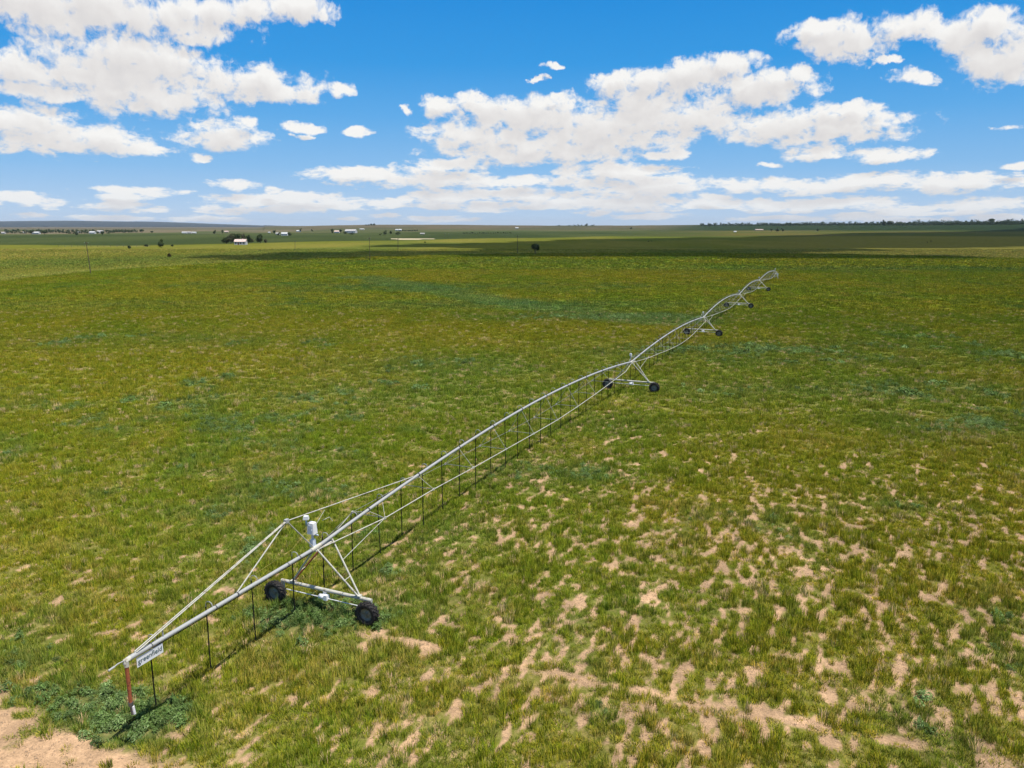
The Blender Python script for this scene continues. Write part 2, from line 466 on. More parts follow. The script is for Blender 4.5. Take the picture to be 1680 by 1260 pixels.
# ------------------------------------------------------------------ grass and weeds
SRC = {}
def blade_mesh(name, nb, rad, hmin, hmax, w, lean=.45, seg=2, matl='blades', seed=0, straw=.24):
    r = random.Random(seed)
    vs, fs, cs = [], [], []
    for i in range(nb):
        a = r.uniform(0, 6.283); d = rad * math.sqrt(r.random())
        x, y = d * math.cos(a), d * math.sin(a)
        h = r.uniform(hmin, hmax) * (1 - .35 * d / rad)
        la = a + r.uniform(-1.2, 1.2); ln = lean * h * r.uniform(.2, 1.1)
        lx, ly = math.cos(la) * ln, math.sin(la) * ln
        wa = r.uniform(0, 6.283); wx, wy = math.cos(wa) * w / 2, math.sin(wa) * w / 2
        k = len(vs)
        if seg == 2:
            vs += [(x - wx, y - wy, -.03), (x + wx, y + wy, -.03), (x + lx * .35 + wx * .8, y + ly * .35 + wy * .8, h * .6), (x + lx * .35 - wx * .8, y + ly * .35 - wy * .8, h * .6), (x + lx, y + ly, h)]
            fs += [(k, k + 1, k + 2, k + 3), (k + 3, k + 2, k + 4)]; nn = 5
        else:
            vs += [(x - wx, y - wy, -.03), (x + wx, y + wy, -.03), (x + lx, y + ly, h)]; fs += [(k, k + 1, k + 2)]; nn = 3
        u = r.random()
        if u < straw: c = (1.75, 1.45, 2.0)
        elif u < .55: c = (1.25, 1.15, .9)
        else: c = (.48, .64, .5)
        cs += [c] * nn
    me = bpy.data.meshes.new(name); me.from_pydata(vs, [], fs)
    at = me.color_attributes.new('blade', 'FLOAT_COLOR', 'POINT')
    at.data.foreach_set('color', np.concatenate([np.array(cs), np.ones((len(cs), 1))], 1).astype(np.float32).ravel())
    me.materials.append(M[matl])
    return bpy.data.objects.new(name, me)

def leaf_mesh(name, nl, rad, h, size, seed=0):
    r = random.Random(seed)
    vs, fs, cs = [], [], []
    lobes = [(r.uniform(-.45, .45) * rad, r.uniform(-.45, .45) * rad, r.uniform(.5, 1)) for _ in range(6)]
    for i in range(nl):
        lx, ly, lh = r.choice(lobes)
        a = r.uniform(0, 6.283); e = r.uniform(0, 1.5)
        q = r.uniform(.6, 1) * rad * .6
        p = Vector((lx + q * math.cos(a) * math.cos(e), ly + q * math.sin(a) * math.cos(e), h * lh * math.sin(e) * r.uniform(.7, 1) + .03))
        nrm = Vector((math.cos(a) * .6, math.sin(a) * .6, .8)) + Vector((r.uniform(-.7, .7), r.uniform(-.7, .7), r.uniform(-.4, .4)))
        nrm.normalize()
        t = nrm.cross(Vector((r.uniform(-1, 1), r.uniform(-1, 1), r.uniform(-1, 1)))).normalized(); b = nrm.cross(t)
        s = size * r.uniform(.6, 1.2); k = len(vs)
        vs += [p - t * s, p + b * s * .42, p + t * s, p - b * s * .42]
        fs += [(k, k + 1, k + 2, k + 3)]
        u = r.random(); c = (1.5, 1.35, 1.7) if u < .16 else ((1, 1, 1) if u < .6 else (.7, .78, .7))
        cs += [c] * 4
    me = bpy.data.meshes.new(name); me.from_pydata([tuple(v) for v in vs], [], fs)
    at = me.color_attributes.new('blade', 'FLOAT_COLOR', 'POINT')
    at.data.foreach_set('color', np.concatenate([np.array(cs), np.ones((len(cs), 1))], 1).astype(np.float32).ravel())
    me.materials.append(M['weedleaf'])
    return bpy.data.objects.new(name, me)

def scatter(name, pts, tint, rotz, scl, pick, sources, label):
    cn = bpy.data.collections.new(name + '_shapes')
    for i, s in enumerate(sources):
        s.name = '%s_shape_%02d' % (name, i); cn.objects.link(s)
    me = bpy.data.meshes.new(name)
    me.vertices.add(len(pts)); me.vertices.foreach_set('co', pts.astype(np.float32).ravel())
    n = len(pts)
    a = me.attributes.new('tint', 'FLOAT_COLOR', 'POINT'); a.data.foreach_set('color', np.concatenate([tint, np.ones((n, 1))], 1).astype(np.float32).ravel())
    rot = np.zeros((n, 3)); rot[:, 2] = rotz; rot[:, 0] = rng.normal(0, .08, n); rot[:, 1] = rng.normal(0, .08, n)
    a = me.attributes.new('rot', 'FLOAT_VECTOR', 'POINT'); a.data.foreach_set('vector', rot.astype(np.float32).ravel())
    a = me.attributes.new('scl', 'FLOAT_VECTOR', 'POINT'); a.data.foreach_set('vector', scl.astype(np.float32).ravel())
    a = me.attributes.new('pick', 'INT', 'POINT'); a.data.foreach_set('value', pick.astype(np.int32))
    o = bpy.data.objects.new(name, me); COL.objects.link(o)
    ng = bpy.data.node_groups.new(name + '_scatter', 'GeometryNodeTree')
    ng.interface.new_socket('Geometry', in_out='INPUT', socket_type='NodeSocketGeometry')
    ng.interface.new_socket('Geometry', in_out='OUTPUT', socket_type='NodeSocketGeometry')
    N, L = ng.nodes, ng.links
    gi = N.new('NodeGroupInput'); go = N.new('NodeGroupOutput')
    ip = N.new('GeometryNodeInstanceOnPoints'); ci = N.new('GeometryNodeCollectionInfo')
    ci.inputs[0].default_value = cn; ci.inputs['Separate Children'].default_value = True; ci.inputs['Reset Children'].default_value = True
    def na(nm, tp):
        x = N.new('GeometryNodeInputNamedAttribute'); x.data_type = tp; x.inputs[0].default_value = nm; return x.outputs[0]
    L.new(gi.outputs[0], ip.inputs['Points']); L.new(ci.outputs[0], ip.inputs['Instance'])
    ip.inputs['Pick Instance'].default_value = True
    L.new(na('pick', 'INT'), ip.inputs['Instance Index'])
    e2r = N.new('FunctionNodeEulerToRotation'); L.new(na('rot', 'FLOAT_VECTOR'), e2r.inputs[0]); L.new(e2r.outputs[0], ip.inputs['Rotation'])
    L.new(na('scl', 'FLOAT_VECTOR'), ip.inputs['Scale'])
    L.new(ip.outputs[0], go.inputs[0])
    md = o.modifiers.new('scatter', 'NODES'); md.node_group = ng
    tag(o, label, None, None, 'stuff'); return o

def jitter(y0, y1, sp, wide=.78, pad=5):
    """jittered grid over the wedge of land before the camera, depth y0..y1"""
    xs = np.arange(-wide * y1 - pad, wide * y1 + pad, sp); ys = np.arange(y0, y1, sp)
    X, Y = np.meshgrid(xs, ys); X = X.ravel(); Y = Y.ravel()
    k = np.abs(X) < wide * Y + pad
    X = X[k]; Y = Y[k]
    return X + rng.uniform(-.5, .5, len(X)) * sp, Y + rng.uniform(-.5, .5, len(Y)) * sp

gsrc = [blade_mesh('g', 46, .17, .20, .42, .016, .55, 2, seed=1), blade_mesh('g', 40, .15, .22, .46, .015, .45, 2, seed=2), blade_mesh('g', 50, .20, .16, .34, .016, .7, 2, seed=3),
        blade_mesh('g', 34, .13, .26, .52, .015, .5, 2, seed=4, straw=.35),
        blade_mesh('g', 60, .34, .22, .44, .035, .5, 1, seed=5), blade_mesh('g', 55, .30, .2, .46, .034, .6, 1, seed=6), blade_mesh('g', 55, .36, .2, .38, .036, .6, 1, seed=7, straw=.35),
        blade_mesh('g', 90, .95, .2, .46, .085, .5, 1, seed=8), blade_mesh('g', 80, .90, .2, .42, .09, .6, 1, seed=9),
        blade_mesh('g', 90, 1.7, .2, .5, .2, .5, 1, seed=10)]
wsrc = [leaf_mesh('w', 170, .34, .42, .055, 1), leaf_mesh('w', 150, .30, .50, .050, 2), leaf_mesh('w', 190, .42, .34, .058, 3), leaf_mesh('w', 140, .95, .5, .15, 4)]

def grass_sets():
    P, T, S, K = [], [], [], []
    WP, WT, WS, WK = [], [], [], []
    for (y0, y1, sp, ids) in ((17, 72, .225, (0, 1, 2, 3)), (72, 165, .46, (4, 5, 6)), (165, 330, 1.25, (7, 8)), (330, 620, 2.6, (9,))):
        x, y = jitter(y0, y1, sp)
        b = bareness(x, y); w = weedness(x, y)
        p = 1 - .96 * sstep(.2, .9, b)
        clump = fbm(x / .8, y / .8, 301, 3)
        if y0 < 160: p = p * (.35 + .65 * sstep(.30, .48, clump)) + .02
        else: p = p * .95
        keep = rng.random(len(x)) < p
        isw = keep & (rng.random(len(x)) < sstep(.30, .80, w) * .62) & (y < 160)
        g = keep & ~isw
        x_, y_ = x[g], y[g]
        n = len(x_)
        t = landcol(x_, y_) * (1 + rng.normal(0, .16, (n, 1))) * (1 + rng.normal(0, .05, (n, 3)))
        cl = fbm(x_ / .9, y_ / .9, 301, 3)
        hh = (.50 + 1.05 * sstep(.3, .72, cl)) * rng.uniform(.8, 1.2, n) * (.78 + .3 * fbm(x_ / 6, y_ / 6, 307, 2))
        sparse = sstep(0, .5, b[g])
        hh = hh * (1 - .35 * sparse)
        t = mix(t, t * np.array([1.35, 1.15, 1.1]), sparse)
        t = t * (1 + .16 * sstep(FIELD_R, FIELD_R + 5, np.hypot(x_ - PIVOT[0], y_ - PIVOT[1])) * sstep(90, 150, y_))[:, None]
        dead = (y0 < 100) * (rng.random(n) < (.02 + .10 * (fbm(x_ / 2.2, y_ / 2.2, 331, 2) > .62))).astype(float)
        t = mix(t, np.ones_like(t) * np.array([.50, .40, .17]), dead)
        P.append(np.stack([x_, y_, height(x_, y_)], 1)); T.append(np.clip(t, .01, .6))
        S.append(np.stack([rng.uniform(.85, 1.25, n)] * 2 + [hh], 1)); K.append(rng.choice(ids, n))
        if isw.any():
            x_, y_ = x[isw], y[isw]; n = len(x_)
            th = rng.random(n) < (.8 if y0 < 70 else .8); x_, y_ = x_[th], y_[th]; n = len(x_)
            base = np.array([.125, .195, .055])[None] * (1 + rng.normal(0, .2, (n, 1)))
            base = mix(base, base * np.array([1.25, 1.2, 1.35]), (fbm(x_ / 2, y_ / 2, 311, 2) > .55).astype(float))
            WP.append(np.stack([x_, y_, height(x_, y_)], 1)); WT.append(np.clip(base, .01, .6))
            s = rng.uniform(.45, 1.35, n) * (.8 if y0 < 70 else 1.0)
            WS.append(np.stack([s, s, s * rng.uniform(.7, 1.2, n)], 1)); WK.append(rng.choice((0, 1, 2), n) if y0 < 70 else rng.choice((0, 1, 2, 3), n, p=[.3, .3, .3, .1]))
    P, T, S, K = (np.concatenate(a) for a in (P, T, S, K))
    scatter('grass', P, T, rng.uniform(0, 6.28, len(P)), S, K, gsrc, 'yellow green prairie grass growing in tufts over the sandy field')
    x, y = jitter(17, 48, .16)
    b = bareness(x, y); k = (b > .45) & (rng.random(len(x)) < .45); x, y = x[k], y[k]; n = len(x)
    csrc = []
    for q in range(3):
        m_ = MB(); r_ = random.Random(q)
        for _ in range(5):
            cx, cy, cr = r_.uniform(-.09, .09), r_.uniform(-.09, .09), r_.uniform(.012, .04)
            vs = [(cx + r_.uniform(.7, 1.2) * cr * a_, cy + r_.uniform(.7, 1.2) * cr * b_, cr * c_ * r_.uniform(.5, .9)) for a_, b_, c_ in ((1, 0, 0), (0, 1, 0), (-1, 0, 0), (0, -1, 0), (0, 0, 1))]
            m_.add(vs, [(0, 1, 4), (1, 2, 4), (2, 3, 4), (3, 0, 4)])
        for _ in range(4):
            a_ = r_.uniform(0, 3.14); cx, cy, l_ = r_.uniform(-.1, .1), r_.uniform(-.1, .1), r_.uniform(.05, .14)
            m_.add([(cx, cy, .01), (cx + math.cos(a_) * l_, cy + math.sin(a_) * l_, .02), (cx + math.cos(a_) * l_ + .01, cy + math.sin(a_) * l_ + .012, .03)], [(0, 1, 2)])
        csrc.append(bpy.data.objects.new('c', m_.mesh('clod', M['clod'])))
    sc_ = rng.uniform(.5, 1.3, n)
    scatter('soil_clods', np.stack([x, y, height(x, y)], 1), soilcol(x, y), rng.uniform(0, 6.28, n), np.stack([sc_] * 3, 1), rng.integers(0, 3, n), csrc, 'small clods and dry stalks lying on the bare sandy soil')
    P, T, S, K = (np.concatenate(a) for a in (WP, WT, WS, WK))
    scatter('weeds', P, T, rng.uniform(0, 6.28, len(P)), S, K, wsrc, 'blue green broadleaf weeds growing in patches among the grass')
    print('grass done')
grass_sets()

# ------------------------------------------------------------------ the irrigation machine
V = Vector
def tw(i): return V((*TOWERS[i], 0))
PV = V((PIVOT[0], PIVOT[1], 0))
ROOT = empty('irrigation_machine', (TOWERS[0][0], TOWERS[0][1], 0), 0,
             label='long galvanised wheeled irrigation machine with arched pipe spans crossing the field', cat='irrigation machine')
O0 = ROOT.location.copy()
UPZ = V((0, 0, 1))
PIPE_Z = 3.36

def frame(a, b):
    d = (b - a); L = d.length; d = d.normalized(); n = V((d.y, -d.x, 0))
    return d, n, L

def part(mb, name, m, parent=None, **kw):
    o = mb.build(name, m, None, None, **kw)
    o.data.transform(Matrix.Translation(-O0))
    o.parent = parent or ROOT
    return o

ENDS = [3.36, 3.26, 3.12, 3.0, 3.0, 2.62]          # pipe height at each tower
RISE = [1.34, .74, 1.02, .90, .86]                  # how far each span bows up
NOW = [0]
def arch(s, L):
    i = NOW[0]
    return ENDS[i] + (ENDS[i + 1] - ENDS[i]) * s / L + RISE[i] * 4 * s * (L - s) / L ** 2

# -- drop hoses: one mesh for each side, linked copies cut to length
def hose_meshes(top):
    """gooseneck over the pipe and the black hose below it; origin on the pipe axis"""
    out = []
    for side in (1, -1):
        def mk(drop):
            g = MB()
            pts = [(0, 0, .06), (0, 0, .15)]
            for k in range(1, 8):
                th = math.pi * k / 7
                pts.append((side * (.17 - .17 * math.cos(th)), 0, .15 + .13 * math.sin(th)))
            pts.append((side * .34, 0, .02))
            g.tube(pts, .017, 6)
            h = MB()
            h.tube([(side * .34, 0, .03), (side * .345, .01, -drop * .35), (side * .35, -.01, -drop * .7), (side * .345, 0, -drop)], .026, 6)
            h.tube([(side * .345, 0, -drop * .56), (side * .345, 0, -drop * .56 - .12)], .032, 6)
            return g, h
        out.append(mk)
    return out
HM = hose_meshes(0)
hose_jobs = []     # (position, angle, side, drop)
def span_hoses(a, d, n, L, ss, zf):
    for s, side in ss:
        p = a + d * s; z = zf(s)
        hose_jobs.append((V((p.x, p.y, z)), math.atan2(n.y, n.x), side, z - .78 - .12 * math.sin(s * 1.7)))

def truss(a, d, n, L, nodes_s, ztab):
    rods = {1: MB(), -1: MB()}; rr0 = .028
    for sd in (1, -1):
        pts = [a + d * .15 + n * sd * .10 + UPZ * (arch(0, L) - .08)]
        for s in nodes_s:
            pts.append(a + d * s + n * sd * 1.0 + UPZ * ztab(s))
        pts.append(a + d * (L - .15) + n * sd * .10 + UPZ * (arch(L, L) - .08))
        rods[sd].tube(pts, rr0 if sd > 0 else .015, 6)
        part(rods[sd], 'truss_rod', M['galv2'] if sd > 0 else M['dark_rod'])
    for s in nodes_s:
        b = MB()
        top = a + d * s + UPZ * (arch(s, L) - .06)
        R_ = a + d * s + n * 1.0 + UPZ * ztab(s); L_ = a + d * s - n * 1.0 + UPZ * ztab(s)
        b.tube([R_, L_], .018, 5); b.tube([top - d * .02, R_], .014, 5); b.tube([top - d * .02, L_], .014, 5)
        if s < 6 and a.y < 50: b.tube([a + d * (s + 1.3) + UPZ * (arch(s + 1.3, L) - .08), R_], .012, 4)
        b.box(R_, (.05, .16, .12), n, d, UPZ); b.box(L_, (.05, .16, .12), n, d, UPZ)
        part(b, 'truss_brace', M['galv2'])

def pipe_span(a, b, r=.084, end=False):
    d, n, L = frame(a, b)
    mb = MB()
    K = 36
    pts = [a + d * (L * k / K) + UPZ * arch(L * k / K, L) for k in range(K + 1)]
    mb.tube(pts, r, 14)
    pipe = part(mb, 'water_pipe', M['galv'])
    fl = MB()
    nn = 5
    nodes_s = []
    k = 0
    cnt = int((L - 2) // 5.0)
    st = (L - (cnt - 1) * 5.0) / 2
    if a.y < 50: st, cnt = 4.3, 10
    nodes_s = [st + 5.0 * k for k in range(cnt) if st + 5.0 * k < L - 2]
    for s in nodes_s:
        p = a + d * s + UPZ * arch(s, L); ss = s / L
        t = (d + UPZ * (RISE[NOW[0]] * 4 * (1 - 2 * ss) / L)).normalized()
        fl = MB(); fl.tube([p - t * .022, p + t * .022], r + .042, 12); part(fl, 'pipe_flange', M['flange'], pipe)
    # cable strapped along the pipe
    cb = MB(); cb.tube([p + UPZ * (r + .012) - n * .035 for p in pts], .016, 5); part(cb, 'control_cable', M['hose'])
    zt = lambda s: arch(s, L) - float(np.interp(s / L, [0, .073, .16, .255, .345, .43, .52, .60, .68, .79, .92, 1], [.06, .27, .68, 1.17, 1.5, 1.74, 1.88, 1.80, 1.62, 1.13, .38, .06]))
    truss(a, d, n, L, nodes_s, zt)
    ss = []
    s = .95 if a.y < 50 else 1.2; side = -1
    while s < L - .6:
        ss.append((s, side)); s += 2.34; side = -side
    span_hoses(a, d, n, L, ss, lambda s: arch(s, L))

def wheel_mesh():
    t = MB(); R = .60; W = .17
    prof = [(-W * .75, .30), (-W, .38), (-W * 1.05, .47), (-W * .92, .525), (-W * .5, .55), (0, .555), (W * .5, .55), (W * .92, .525), (W * 1.05, .47), (W, .38), (W * .75, .30)]
    t.lathe(prof, (0, 0, 0), (0, 1, 0), 36)
    for k in range(18):
        for sd in (1, -1):
            th = 2 * math.pi * (k + (.5 if sd > 0 else 0)) / 18
            th2 = th + .24
            for a0, a1, y0, y1 in ((th, th2, .005, W * .98),):
                vs = []
                for a, yy in ((a0, y0), (a1, y1)):
                    for da in (-.045, .045):
                        for rr_ in (.535, R if yy < .1 else R - .022):
                            vs.append((math.cos(a + da) * rr_, sd * yy, math.sin(a + da) * rr_))
                t.add(vs, [(0, 1, 3, 2), (4, 6, 7, 5), (0, 4, 5, 1), (2, 3, 7, 6), (1, 5, 7, 3), (0, 2, 6, 4)])
    r = MB()
    prof = [(-.13, .305), (-.14, .325), (-.12, .31), (-.06, .285), (-.03, .27), (-.03, .12), (-.06, .10), (-.06, .02), (.0, .02), (.0, .27), (.06, .285), (.12, .31), (.14, .325), (.13, .305)]
    r.lathe([(a, b) for a, b in prof], (0, 0, 0), (0, 1, 0), 28)
    for k in range(8):
        th = 2 * math.pi * k / 8
        c = V((math.cos(th) * .075, 0, math.sin(th) * .075))
        r.tube([c + V((0, -.09, 0)), c + V((0, .02, 0))], .012, 6)
    r.tube([(0, -.10, 0), (0, .26, 0)], .05, 10)
    return t.mesh('tyre', M['rubber']), r.mesh('rim', M['rim'])
WT_, WR_ = wheel_mesh()

def tower(i, a, d, n, first=False):
    PIPE_Z = ENDS[i]
    c = a + d * .55
    bz = 1.00
    b = MB()
    b.tube([c - n * 2.62 + UPZ * bz, c + n * 2.62 + UPZ * bz], .085, 12)
    for sd in (1, -1):
        b.box(c + n * sd * 2.55 + UPZ * (bz - .2), (.10, .16, .40), n, d, UPZ)
        b.box(c + n * sd * 1.9 + UPZ * (bz + .11), (.26, .22, .04), n, d, UPZ)
    part(b, 'base_beam', M['galv2'])
    tops = (a + UPZ * (PIPE_Z - .06), a + d * 1.15 + UPZ * (PIPE_Z + .02))
    for sd in (1, -1):
        foot = c + n * sd * 1.92 + UPZ * (bz + .08)
        for j, t in enumerate(tops):
            l = MB(); f = foot + d * (-.05 if j == 0 else .05)
            l.tube([t + n * sd * .08, f], .044, 8)
            part(l, 'tower_leg', M['rust'] if (first and sd < 0 and j == 1) else M['galv2'])
        cr = MB()
        p0 = tops[0] + n * sd * .08; p1 = tops[1] + n * sd * .08
        cr.tube([p0.lerp(foot, .66), p1.lerp(foot, .66)], .018, 5)
        part(cr, 'cross_brace', M['galv2'])
    # yoke plates where the spans meet
    y = MB()
    y.box(a + d * .55 + UPZ * (PIPE_Z - .10), (.24, 1.35, .05), n, d, UPZ)
    y.tube([a - d * .35 + UPZ * (PIPE_Z), a + d * .35 + UPZ * (PIPE_Z + .02)], .112, 14)
    part(y, 'pipe_coupling', M['galv2'])
    # braces from legs to the first truss node
    br = MB()
    for sd in (1, -1):
        foot = c + n * sd * 1.92 + UPZ * (bz + .08)
        br.tube([(tops[1] + n * sd * .08).lerp(foot, .38), a + d * 4.3 + n * sd * 1.0 + UPZ * (PIPE_Z + .09)], .018, 5)
    part(br, 'stabiliser_rod', M['galv2'])
    # drive: motor and shaft
    sc = a + d * .42
    sh = MB(); sh.tube([sc - n * 2.4 + UPZ * .66, sc + n * 2.4 + UPZ * .66], .022, 8); part(sh, 'drive_shaft', M['white'])
    mo = MB()
    mo.lathe([(-.24, .02), (-.24, .12), (.02, .13), (.05, .09), (.22, .09), (.22, .02)], sc + UPZ * .70 + n * -.02, n, 14)
    mo.box(sc + UPZ * .72 + n * .14, (.2, .26, .24), n, d, UPZ, .85); mo.box(sc + d * .08 + UPZ * .86, (.16, .1, .16), n, d, UPZ)
    part(mo, 'drive_motor', M['white'])
    rz = math.atan2(d.y, d.x) - math.pi / 2
    for sd in (1, -1):
        w = bpy.data.objects.new('wheel', WT_); COL.objects.link(w); w.parent = ROOT
        p = a + d * .10 + n * sd * 2.66 + UPZ * .56 - O0
        w.location = p; w.rotation_euler = (0, .3 * sd + i, 0); w.rotation_mode = 'XYZ'
        w.matrix_local = Matrix.Translation(p) @ Matrix.Rotation(rz, 4, 'Z') @ Matrix.Rotation(.37 * sd + i, 4, 'Y')
        r = bpy.data.objects.new('rim', WR_); COL.objects.link(r); r.parent = w
        gb = MB(); gc = a + d * .34 + n * sd * 2.60 + UPZ * .60
        gb.lathe([(-.1, .02), (-.1, .15), (.06, .17), (.1, .12), (.1, .02)], gc, d, 12); gb.box(gc + UPZ * .16, (.16, .14, .2), n, d, UPZ)
        part(gb, 'gearbox', M['galv2'])
    # panel box on top
    if first:
        q = a - n * .10 - d * .05
        bx = MB(); bx.box(q + UPZ * 4.36, (.37, .31, .56), n, d, UPZ, .82, .03)
        pb = part(bx, 'control_box', M['white'])
        dr = MB(); dr.box(q - d * .15 + UPZ * 4.32, (.24, .012, .38), n, d, UPZ, .84); dr.box(q - d * .162 + n * .09 + UPZ * 4.3, (.02, .02, .08), n, d, UPZ); part(dr, 'box_door', M['bluew'], pb)
        st = MB(); st.box(q + UPZ * 3.62, (.20, .24, .34), n, d, UPZ, .9); st.tube([q + UPZ * 3.75, q + UPZ * 4.06], .06, 8)
        st.box(q + d * .1 - UPZ * .06 + UPZ * 4.06, (.5, .05, .06), n, d, UPZ)
        part(st, 'mounting_bracket', M['bluew'], pb)
        ar = MB(); e = a - n * .55 + d * 1.5
        ar.tube([q + UPZ * 4.0, q + d * .55 - n * .2 + UPZ * 4.30, e + UPZ * 4.62], .012, 5)
        ar.tube([a - n * .25 + d * .9 + UPZ * 4.35, a - n * .1 + d * 1.25 + UPZ * 4.42, a + d * 1.35 + UPZ * 4.2], .015, 5)
        part(ar, 'alignment_arm', M['galv2'])
    else:
        q = a - n * .08
        bx = MB(); bx.box(q + UPZ * (PIPE_Z + .84), (.24, .2, .26), n, d, UPZ, .85, .02); pb = part(bx, 'control_box', M['white'])
        st = MB(); st.tube([q + UPZ * (PIPE_Z + .05), q + UPZ * (PIPE_Z + .72)], .05, 8); part(st, 'mounting_bracket', M['galv'], pb)

nodes_xy = [tw(i) for i in range(5)] + [PV]
for i in range(5):
    a, b = nodes_xy[i], nodes_xy[i + 1]
    d, n, L = frame(a, b)
    NOW[0] = i
    pipe_span(a, b, .084)
    tower(i, a, d, n, i == 0)

# overhang
NOW[0] = 0
A0 = tw(0); d0, n0, L0 = frame(A0, tw(1))
def S(s, o, z): return A0 + d0 * s + n0 * o + UPZ * z
oh = MB(); oh.tube([S(0, 0, PIPE_Z), S(-9.3, 0, PIPE_Z)], .083, 14); oh.tube([S(-9.25, 0, PIPE_Z), S(-10.15, 0, PIPE_Z)], .092, 14)
ohp = part(oh, 'overhang_pipe', M['galv'])
for s in (-1.15, -1.95, -5.03, -6.2, -9.26):
    fl = MB(); fl.tube([S(s - .02, 0, PIPE_Z), S(s + .02, 0, PIPE_Z)], .098 if s != -5.03 else .12, 14); part(fl, 'pipe_flange', M['flange'], ohp)
cb = MB(); cb.tube([S(0, .04, PIPE_Z - .10), S(-4, .04, PIPE_Z - .105), S(-9.2, .04, PIPE_Z - .10)], .016, 5); part(cb, 'control_cable', M['hose'])
PK = (-1.85, 0, 5.36)
for q0, q1, r_ in ((PK, (-5.05, 0, PIPE_Z + .07), .030), (PK, (-.15, 0, PIPE_Z + .09), .030)):
    m_ = MB(); m_.tube([S(*q0), S(*q1)], r_, 8); part(m_, 'mast_strut', M['galv2'])
for q0, q1 in (((PK[0], .03, PK[2]), (-9.9, .05, PIPE_Z + .1)), ((PK[0], -.03, PK[2]), (-9.9, -.05, PIPE_Z + .1)), (PK, (8.8, 0, arch(8.8, L0) + .09))):
    m_ = MB(); m_.tube([S(*q0), S(*q1)], .024, 7); part(m_, 'support_rod', M['galv2'])
m_ = MB(); m_.box(S(*PK), (.14, .2, .16), n0, d0, UPZ); m_.tube([S(-8.72, 0, PIPE_Z + .08), S(-8.72, 0, PIPE_Z + .36)], .03, 6); part(m_, 'mast_plate', M['galv'])
m_ = MB()
pp = [S(PK[0] + .1, 0, PK[2] - .05), S(-.6, -.5, 5.0), S(.6, -.9, 4.75), S(1.5, -.6, 4.66)]
m_.tube(pp, .011, 5); part(m_, 'power_cable', M['hose'])
m_ = MB(); m_.tube([S(-9.5, -.1, PIPE_Z + .02), S(-5, -.45, PIPE_Z + .05), S(-.8, -.7, PIPE_Z + .12), S(1.5, -.6, 4.62)], .008, 4); part(m_, 'guide_wire', M['cable'])
# end elbow, spout and the rusty hanging pipe
m_ = MB(); m_.tube([S(-10.15, 0, PIPE_Z), S(-10.35, 0, PIPE_Z), S(-10.36, 0, PIPE_Z - .10)], [.092, .075, .07], 12)
m_.tube([S(-10.3, 0, PIPE_Z - .02), S(-10.3, .0, PIPE_Z - .24)], .085, 10)
part(m_, 'pipe_elbow', M['galv2'])
m_ = MB(); m_.tube([S(-10.35, 0, PIPE_Z + .02), S(-10.62, -.02, PIPE_Z + .03), S(-10.75, -.02, PIPE_Z + .0)], .022, 6); m_.tube([S(-10.74, -.02, PIPE_Z), S(-10.98, -.02, PIPE_Z - .02)], .038, 8)
part(m_, 'spray_nozzle', M['galv'])
m_ = MB(); m_.tube([S(-10.3, 0, PIPE_Z - .22), S(-10.3, 0, 1.75)], .066, 12)
rp = part(m_, 'drain_pipe', M['rust'])
m_ = MB(); m_.tube([S(-10.3, 0, 1.76), S(-10.3, .0, 1.62)], .085, 10); m_.tube([S(-10.28, 0, 1.64), S(-10.28, .02, 1.28)], .06, 8)
part(m_, 'pipe_valve', M['flange'], rp)
m_ = MB(); m_.tube([S(-10.28, .07, 1.60), S(-10.26, .09, 1.30)], .048, 8); part(m_, 'valve_body', M['white'], rp)

for s, side in ((-9.05, 1), (-6.35, 1), (-3.85, -1), (-1.25, 1)):
    p = S(s, 0, PIPE_Z)
    hose_jobs.append((p, math.atan2(n0.y, n0.x), side, 2.62 if side > 0 else 2.7))

# the pivot point itself
pt = MB()
dP, nP, LP_ = frame(tw(4), PV)
for sx in (1, -1):
    for sy in (1, -1):
        pt.tube([PV + dP * sx * 1.3 + nP * sy * 1.3, PV + dP * sx * .25 + nP * sy * .25 + UPZ * 2.5], .05, 6)
for z, w in ((.8, .97), (1.7, .58)):
    for sx, sy, tx, ty in ((1, 1, 1, -1), (1, -1, -1, -1), (-1, -1, -1, 1), (-1, 1, 1, 1)):
        pt.tube([PV + dP * sx * w + nP * sy * w + UPZ * z, PV + dP * tx * w + nP * ty * w + UPZ * z], .03, 5)
part(pt, 'pivot_frame', M['galv'])
pt = MB(); pt.tube([PV + UPZ * .0, PV + UPZ * 2.6, PV + UPZ * 2.8], .11, 10); part(pt, 'riser_pipe', M['galv'])
pt = MB(); pt.box(PV + nP * .9 - dP * .4 + UPZ * 1.5, (.5, .35, .8), nP, dP, UPZ); part(pt, 'control_panel', M['white'])
pt = MB(); pt.tube([PV + UPZ * 2.8, PV + UPZ * 3.3], .05, 8); pt.box(PV + UPZ * 3.4, (.3, .3, .3), nP, dP, UPZ, .8); part(pt, 'collector_ring', M['white'])

